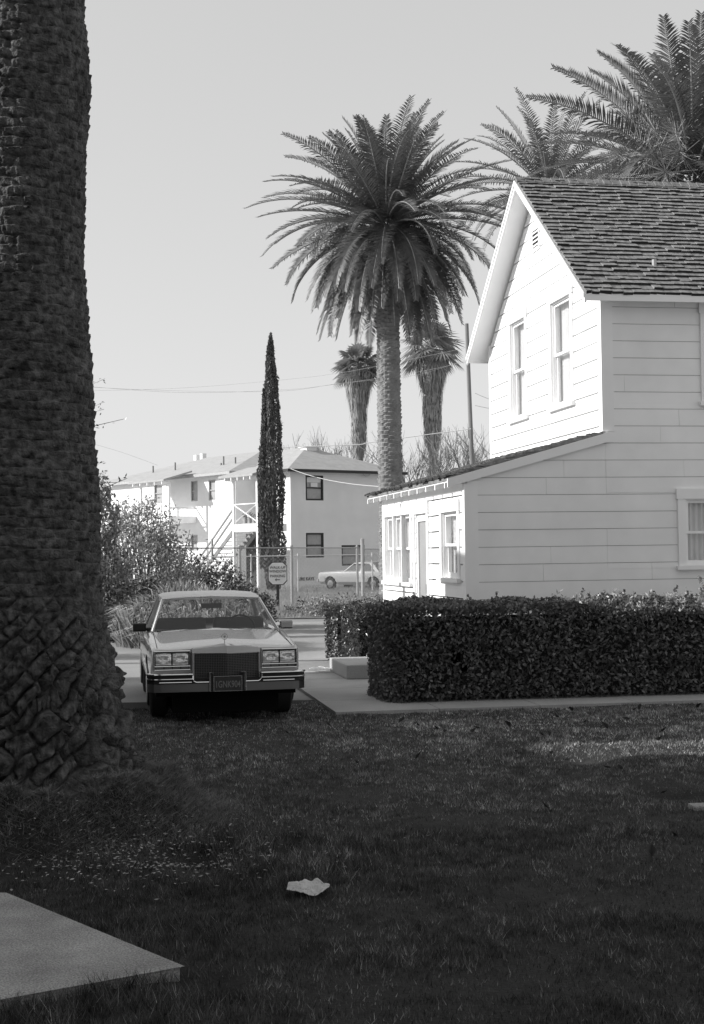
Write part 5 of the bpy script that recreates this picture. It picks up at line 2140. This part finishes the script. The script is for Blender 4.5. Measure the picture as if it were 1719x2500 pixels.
shrub('tall_shrub', 'tall loose leafy shrub right of the big palm trunk', X_(345, 33), 33.0,
      [(-0.1, 0, 1.5, 1.0, 1.45), (0.45, 0.2, 1.3, 0.85, 1.3), (-0.5, 0.2, 2.3, 0.5, 0.75), (0.15, 0.3, 2.6, 0.5, 0.6)], 0.095, 12000, M['leaf_pale'], 21, pale=M['leaf'], stems=12)
shrub('tall_shrub', 'glossy dark shrub climbing close against the right side of the big palm trunk', X_(262, 31), 31.0,
      [(-0.1, 0, 1.1, 0.55, 1.1), (-0.15, 0.1, 2.6, 0.38, 0.7), (-0.25, 0, 3.2, 0.28, 0.5)], 0.12, 4200, M['leaf'], 22, stems=6)
shrub('shrub', 'dark glossy shrub beneath the tall shrub left of the car', X_(300, 30.8), 30.8,
      [(0, 0, 0.55, 0.75, 0.6), (0.6, 0.2, 0.6, 0.5, 0.6)], 0.10, 4200, M['leaf_dark'], 23, pale=M['leaf'])
shrub('shrub', 'broad dark shrub behind the car roof before the stair', X_(520, 35), 35.0,
      [(-0.6, 0, 0.85, 0.75, 0.95), (0.15, 0, 0.8, 0.7, 0.85), (0.75, 0, 0.55, 0.55, 0.65), (-1.1, 0.2, 1.0, 0.5, 0.9)], 0.10, 8200, M['leaf_dark'], 24, pale=M['leaf'])
shrub('shrub', 'small dark shrub at the right end behind the car roof', X_(630, 36), 36.0,
      [(0, 0, 0.35, 0.45, 0.42)], 0.09, 1500, M['leaf_dark'], 25)
shrub('shrub', 'low pale flowering bush at the verge left of the clipped hedge', X_(770, 40.5), 40.5,
      [(0, 0, 0.2, 0.45, 0.3), (0.5, 0.3, 0.25, 0.5, 0.32)], 0.09, 2200, M['leaf_pale'], 26, pale=M['leaf'])
shrub('shrub', 'low spreading bush at the foot of the gate posts', X_(830, 42), 42.0,
      [(-0.9, 0, 0.1, 0.7, 0.25), (0.1, 0, 0.12, 0.7, 0.30), (0.9, 0, 0.14, 0.7, 0.30)], 0.10, 4200, M['leaf_dark'], 27, pale=M['leaf_pale'])
shrub('shrub', 'low grassy bush beside the far corner of the wing', X_(890, 44), 44.0,
      [(-0.2, 0, 0.1, 0.5, 0.3), (0.5, 0, 0.15, 0.5, 0.32)], 0.09, 2400, M['leaf_pale'], 28, pale=M['leaf'])

# sparse twigs leaning out past the palm trunk
tw = thing('tall_shrub', 'sparse twigs with few leaves sticking out right of the palm trunk against the sky', 'shrub', (X_(228, 24), 24.0, 0))
rnd = random.Random(4)
b = MB()
lv = []
tg = [((205, 1200), (214, 945), (257, 925)), ((205, 1200), (216, 1000), (250, 982)), ((205, 1150), (222, 1040), (306, 1024)), ((205, 1250), (230, 1130), (256, 1128)), ((208, 1260), (256, 1190), (312, 1168)), ((205, 1200), (216, 1010), (252, 998)), ((208, 1240), (244, 1180), (285, 1178)), ((205, 1290), (236, 1160), (262, 1150))]
for a, c, e in tg:
    P_ = [at(*a, 24) - Vector((X_(228, 24), 24, 0)), at(*c, 24) - Vector((X_(228, 24), 24, 0)), at(*e, 24) - Vector((X_(228, 24), 24, 0))]
    P_ = [p + Vector((0, rnd.uniform(-0.1, 0.1), 0)) for p in P_]
    P_.insert(0, Vector((-0.35, 0, 0)))
    b.tube(P_, [0.02, 0.014, 0.008, 0.004], 4, cap=False)
    for k in range(9):
        t = rnd.uniform(0, 1)
        q = P_[2] + (P_[3] - P_[2]) * t
        lv.append(tuple(q + Vector((rnd.gauss(0, 0.02), rnd.gauss(0, 0.02), rnd.gauss(0, 0.025)))))
b.build('stems', M['branch'], tw)
b = MB()
b.arr(leaves(lv, 0.07, 0.03))
b.build('foliage', M['leaf_dark'], tw)


def grass_clump(name, label, x, y, R_, hgt, n, m, seed):
    r = np.random.default_rng(seed)
    a = r.uniform(0, 2 * math.pi, n)
    rr = r.uniform(0, 1, n) ** 0.6
    bx_ = np.cos(a) * rr * R_ * 0.75 + r.normal(0, 0.08, n)
    by_ = np.sin(a) * rr * R_ * 0.75 + r.normal(0, 0.08, n)
    h_ = hgt * (1 - 0.35 * rr) * r.uniform(0.3, 1.1, n)
    ox = bx_ + np.cos(a) * rr * R_ * r.uniform(0.0, 0.6, n) + r.normal(0, 0.14, n)
    oy = by_ + np.sin(a) * rr * R_ * r.uniform(0.0, 0.6, n) + r.normal(0, 0.14, n)
    wv = 0.011
    A_ = np.stack([bx_ - wv, by_, bx_ * 0], 1)
    B_ = np.stack([bx_ + wv, by_, bx_ * 0], 1)
    m1 = np.stack([bx_ + (ox - bx_) * 0.5, by_ + (oy - by_) * 0.5, h_ * 0.85], 1)
    tp = np.stack([ox, oy, h_ * (1.0 - 0.25 * rr * r.uniform(0.3, 1.6, n))], 1)
    dv = np.array([wv, 0, 0])
    b = MB()
    b.arr(np.stack([A_, B_, m1 + dv, m1 - dv], 1))
    b.arr(np.stack([m1 - dv, m1 + dv, tp], 1))
    tn_ = 0.85 * r.uniform(0.1, 1.0, n) ** 1.3
    o = b.build(name, m, tone=np.concatenate([tn_, tn_]))
    o.location = (x, y, 0)
    return tag(o, label, 'grass clump')


grass_clump('grass_clump', 'large arching straw coloured grass clump behind the windscreen of the car', X_(440, 28.5), 28.5, 1.25, 1.35, 9000, M['grass_clump'], 31)
grass_clump('grass_clump', 'straw coloured grass clump seen through the windows of the grey sedan', X_(500, 27), 27.0, 0.9, 1.25, 6000, M['grass_clump'], 33)
grass_clump('grass_clump', 'straw coloured grass clump behind the left door mirror of the car', X_(362, 28), 28.6, 0.75, 0.95, 4500, M['grass_clump'], 32)

# dark planting edge left of the car
b = MB()
n = 5000
x = rng.uniform(-9.0, -3.6, n)
y = 30.4 + rng.normal(0, 0.35, n)
b.arr(leaves(np.stack([x, y, rng.uniform(0, 0.22, n)], 1), 0.09, 0.05))
kind(b.build('ground_cover', M['leaf_dark']), 'stuff')

# verge of dry grass
b = MB()
b.poly([(-40, 39.5, 0.03), (30, 39.5, 0.03), (30, 75, 0.03), (-40, 75, 0.03)])
b.poly([(-40, 39.5, 0.03), (-40, 39.5, -0.1), (30, 39.5, -0.1), (30, 39.5, 0.03)])
kind(b.build('verge', M['dirt']), 'structure')
b = MB()
for (ya, yb, n) in ((39.6, 48, 30000), (48, 60, 30000), (60, 75, 30000)):
    x = rng.uniform(-9, 7, n)
    y = rng.uniform(ya, yb, n)
    pat = vnoise(x * 0.8, y * 0.5, 51)
    k = rng.uniform(0, 1, n) < 0.35 + pat
    x, y, pat = x[k], y[k], pat[k]
    n = len(x)
    b.arr(grass_blades(n, x, y, np.full(n, 0.02), (0.08 + 0.16 * pat) * rng.uniform(0.5, 1.3, n), 0.02, 0.5))
kind(b.build('dry_grass', M['dry_grass']), 'stuff')

# ------------------------------------------------------------------ cypress
cy = thing('cypress_tree', 'narrow dark Italian cypress with a second lower spire before the apartment corner', 'tree', (X_(668, 66), 66.0, 0))
r = np.random.default_rng(61)
b = MB()
for (dx, zt_, z0, Rm, n) in ((0.0, at(666, 815, 66).z, 0.2, 0.50, 11500), (-0.50, at(643, 950, 66).z, 1.2, 0.24, 3600)):
    t = r.uniform(0, 1, n)
    z = z0 + (zt_ - z0) * t
    R_ = Rm * np.interp(t, [0, 0.12, 0.4, 0.75, 0.95, 1.0], [0.55, 0.95, 1.0, 0.62, 0.26, 0.03])
    a = r.uniform(0, 2 * math.pi, n)
    R_ = R_ * (0.66 + 0.62 * vnoise(a * 1.6 + 2 * dx, z * 0.9, 5)) * (0.80 + 0.42 * vnoise(a * 4, z * 3, 6))
    rad = R_ * r.uniform(0.7, 1.0, n) ** 0.5
    lean = dx * (1 - 0.25 * t)
    c = np.stack([lean + np.cos(a) * rad + 0.03 * np.sin(z), np.sin(a) * rad, z], 1)
    b.arr(leaves(c, 0.20, 0.07, 2.2, r))
b.build('crown', M['cypress'], cy)
b = MB()
b.tube([(0, 0, 0), (0, 0, 5), (0, 0, 11.0)], [0.2, 0.16, 0.03], 8)
b.build('trunk', M['branch'], cy)
# pale pendant flower stalk by the sign
b = MB()

# ------------------------------------------------------------------ bare trees
bt = None
for (px_, Y, hpx, seed, lab) in ((752, 100, 1040, 3, 'bare leafless tree above the apartment roof, left of the shorter fan palm'), (835, 104, 1048, 5, 'bare leafless tree beside the left fan palm behind the apartment roof'),
                             (1000, 92, 1040, 8, 'bare leafless tree between the round palm trunk and the taller fan palm'), (1085, 88, 1030, 9, 'wide bare leafless tree between the taller fan palm and the utility pole'), (1190, 90, 1020, 12, 'bare leafless tree right of the utility pole beside the house gable')):
    t = thing('bare_tree', lab, 'tree', (X_(px_, Y), Y, 0), 0, 'bare winter trees on the skyline')
    ht = at(px_, hpx, Y).z
    rnd = random.Random(seed)
    b = MB()
    tips = []
    b.tube([(0, 0, 0), (0.05, 0, ht * 0.45)], [0.2, 0.14], 7)
    for k in range(6):
        a = k * 1.05 + rnd.uniform(-0.3, 0.3)
        branchy(b, (0.05, 0, ht * 0.42), (math.cos(a) * 0.9, math.sin(a) * 0.9, 1.0), ht * 0.30, 0.075, 3, rnd, tips, 0.5, 4, 0.25)
    b.build('branches', M['twig'], t)

# ------------------------------------------------------------------ utility pole and wires
up_ = thing('utility_pole', 'weathered wooden utility pole beside the gable of the house', 'pole', (X_(1163, 80), 80.0, 0))
zt_ = at(1150, 800, 80).z
b = MB()
e0 = at(1166, 1120, 80)
e1 = at(1153, 790, 80)
dx = (e1.x - e0.x) / (e1.z - e0.z)
b.tube([(-dx * e0.z * 0 - 0.0, 0, -0.3), (dx * (e1.z), 0, e1.z)], [0.15, 0.11], 10)
b.build('shaft', M['pole'], up_, smooth=True)
b = MB()
b.tube([(dx * 8.4 - 0.16, -0.02, 8.2), (dx * 8.4 - 0.16, -0.02, 8.8)], 0.06, 6)
b.build('bracket', M['galv'], up_)


def wire(pts, rad, m, label):
    P_ = [at(*p) for p in pts]
    # smooth through points
    out = []
    n = len(P_)
    for i in range(n - 1):
        p0, p1, p2, p3 = P_[max(i - 1, 0)], P_[i], P_[i + 1], P_[min(i + 2, n - 1)]
        for k in range(8):
            t = k / 8
            out.append(0.5 * ((2 * p1) + (p2 - p0) * t + (2 * p0 - 5 * p1 + 4 * p2 - p3) * t * t + (3 * p1 - p0 - 3 * p2 + p3) * t ** 3))
    out.append(P_[-1])
    b = MB()
    b.tube(out, rad, 4, cap=False)
    o = b.build('overhead_wire', m)
    return tag(o, label, 'wire', 'overhead wires crossing the sky')


wire([(150, 955, 80), (430, 948, 80), (683, 928, 80), (820, 912, 80), (925, 893, 80), (1155, 846, 80)], 0.007, M['wire'], 'upper thin wire rising from the big palm trunk to the pole top')
wire([(150, 938, 80), (430, 958, 80), (683, 952, 80), (820, 938, 80), (1010, 910, 80), (1155, 880, 80)], 0.007, M['wire'], 'middle thin wire crossing behind both fan palms')
wire([(150, 942, 80), (430, 954, 80), (683, 955, 80), (830, 936, 80), (1010, 917, 80), (1155, 876, 80), (1300, 860, 80)], 0.007, M['wire'], 'lower thin wire passing the pole toward the gable')
wire([(680, 1092, 78), (865, 1086, 78), (900, 1081, 78), (1000, 1067, 78), (1150, 1047, 78)], 0.022, M['wire_pale'], 'thick pale cable sloping across the fan palm skirts')
wire([(232, 1085, 80), (300, 1105, 80), (385, 1136, 80)], 0.007, M['wire'], 'thin wire dropping from the big palm trunk to the apartment roof')
wire([(1160, 960, 80), (1200, 976, 80), (1260, 990, 80)], 0.012, M['wire'], 'upper wire sagging right of the pole behind the gable')
wire([(1160, 990, 80), (1200, 998, 80), (1260, 1006, 80)], 0.012, M['wire'], 'lower wire sagging right of the pole behind the gable')
p_a = AC + AA * 0.1 + AB * -0.1
b = MB()
q0 = Vector((AC.x, AC.y - 0.2, at(716, 1144, 76).z))
q1 = at(1000, 1190, 45)
b.tube([q0 + (q1 - q0) * t + Vector((0, 0, -0.25 * 4 * t * (1 - t))) for t in np.linspace(0, 1, 12)], 0.014, 4)
tag(b.build('overhead_wire', M['wire']), 'service wire from the apartment corner down to the low wing of the house', 'wire', 'overhead wires crossing the sky')

# ------------------------------------------------------------------ unseen blocks added out of frame on the left to shade the lawn
def shading_building(name, label, x0, x1, y0, y1, h):
    o = thing(name, label, 'building', (x0, y0, 0))
    w_, d_ = x1 - x0, y1 - y0
    b = MB()
    b.box(0, w_, 0, d_, -0.1, h)
    wl = b.build('wall', M['added_dark_wall'], o)
    b = MB()
    b.box(-0.15, w_ + 0.15, -0.15, d_ + 0.15, h + 0.003, h + 0.15)
    b.build('roof', M['comp_roof'], o)
    n = max(1, int(d_ / 3))
    for k in range(n):
        for z in (1.0, 4.0):
            if z + 1.6 > h:
                continue
            y = (k + 0.5) * d_ / n
            b = MB()
            b.box(w_ + 0.002, w_ + 0.05, y - 0.6, y + 0.6, z, z + 1.5)
            f_ = b.build('window', M['paint_trim'], o)
            b = MB()
            b.box(w_ + 0.05, w_ + 0.054, y - 0.5, y + 0.5, z + 0.1, z + 1.4)
            b.build('pane', M['lamp_dark'], f_)
    return o


shading_building('added_shade_house', 'dark house-shaped block added unseen left of the lawn to shade it', -17, -9, -14, 11.95, 6.95)
lk = thing('added_shade_wedge', 'unseen wedge added between the two dark blocks to shape a strip of sun', 'building', (-16, 11.97, 0))
b = MB()
b.prism([(0, 0.05, -0.1), (0, 1.26, -0.1), (0, 1.26, 5.45), (0, 0.45, 5.5), (0, 0.05, 6.85)], (6.9, 0, 0))
b.build('wall', M['added_dark_wall'], lk)
shading_building('added_shade_house', 'second dark block added unseen left of the parked car to shade it', -17, -9, 13.25, 20.9, 6.95)

# ------------------------------------------------------------------ leafy trees added out of view to darken the lawn and the hood
def added_leafy_tree(label, x, y, h, R_, seed, n=9000):
    r = np.random.default_rng(seed)
    rnd = random.Random(seed)
    o = thing('added_shade_tree', label, 'tree', (x, y, 0), 0, 'unseen trees added to shade the lawn')
    b = MB()
    tips = []
    b.tube([(0, 0, -0.1), (0.05, 0.03, h * 0.45)], [0.3, 0.2], 10)
    for k in range(6):
        a = k * 1.05 + rnd.uniform(-0.2, 0.2)
        branchy(b, (0.05, 0.03, h * 0.42), (math.cos(a), math.sin(a), 0.9), h * 0.3, 0.1, 2, rnd, tips, 0.5, 4, 0.2)
    b.build('trunk', M['branch'], o)
    b = MB()
    P_ = np.array([tuple(t[0]) for t in tips])
    c = P_[r.integers(0, len(P_), n // 12)]
    c = np.repeat(c, 12, 0) + r.normal(0, R_ * 0.13, (len(c) * 12, 3))
    b.arr(leaves(c, 0.24, 0.14, 0.2, r))
    b.build('crown', M['leaf_dark'], o)


added_leafy_tree('broad leafy tree added unseen behind the lawn at right to darken it', 4.2, -2.5, 11, 4.5, 71)
added_leafy_tree('broad leafy tree added unseen behind the lawn at left to darken it', -3.8, -3.5, 10, 4.5, 73)

added_leafy_tree('broad leafy tree added unseen right of the lawn to block sky light', 7.0, 2.5, 10.5, 4.2, 75)
# unseen pole and shrub added at left to shadow the lot and wing
sp = thing('added_shadow_pole', 'slim shadow pole added unseen left of the parking lot to streak the wing window', 'shadow pole', (-9.4, 24.0, 0))
b = MB()
b.tube([(0, 0, -0.1), (0, 0, 7.6)], [0.11, 0.07], 10)
b.tube([(0, 0, 7.5), (0.4, 0, 7.9), (1.3, 0, 8.0)], 0.04, 8)
b.build('pole', M['galv'], sp, smooth=True)
b = MB()
b.tube([(1.1, 0, 8.0), (1.3, 0, 7.99), (1.7, 0, 7.97)], [0.06, 0.14, 0.08], 10)
b.build('pole_head', M['galv'], sp, smooth=True)
shrub('shrub', 'rounded dense shrub added unseen left of the parking lot to shade a band', -8.6, 25.5, [(0, 0, 1.3, 0.95, 1.35)], 0.12, 6000, M['leaf_dark'], 29)

for i, (sx, sy, lab) in enumerate(((-10.2, 33.5, 'leafy shrub next left of the tall shrub hidden by the big palm'), (-12.4, 33.8, 'wide leafy shrub second left of the tall shrub'), (-14.8, 33.2, 'leafy shrub at the far left end of the planting'))):
    shrub('tall_shrub', lab, sx, sy, [(0, 0, 1.2, 1.1, 1.3), (0.4, 0.2, 1.9, 0.7, 0.9)], 0.11, 3600, M['leaf'], 41 + i, pale=M['leaf_pale'], stems=5)
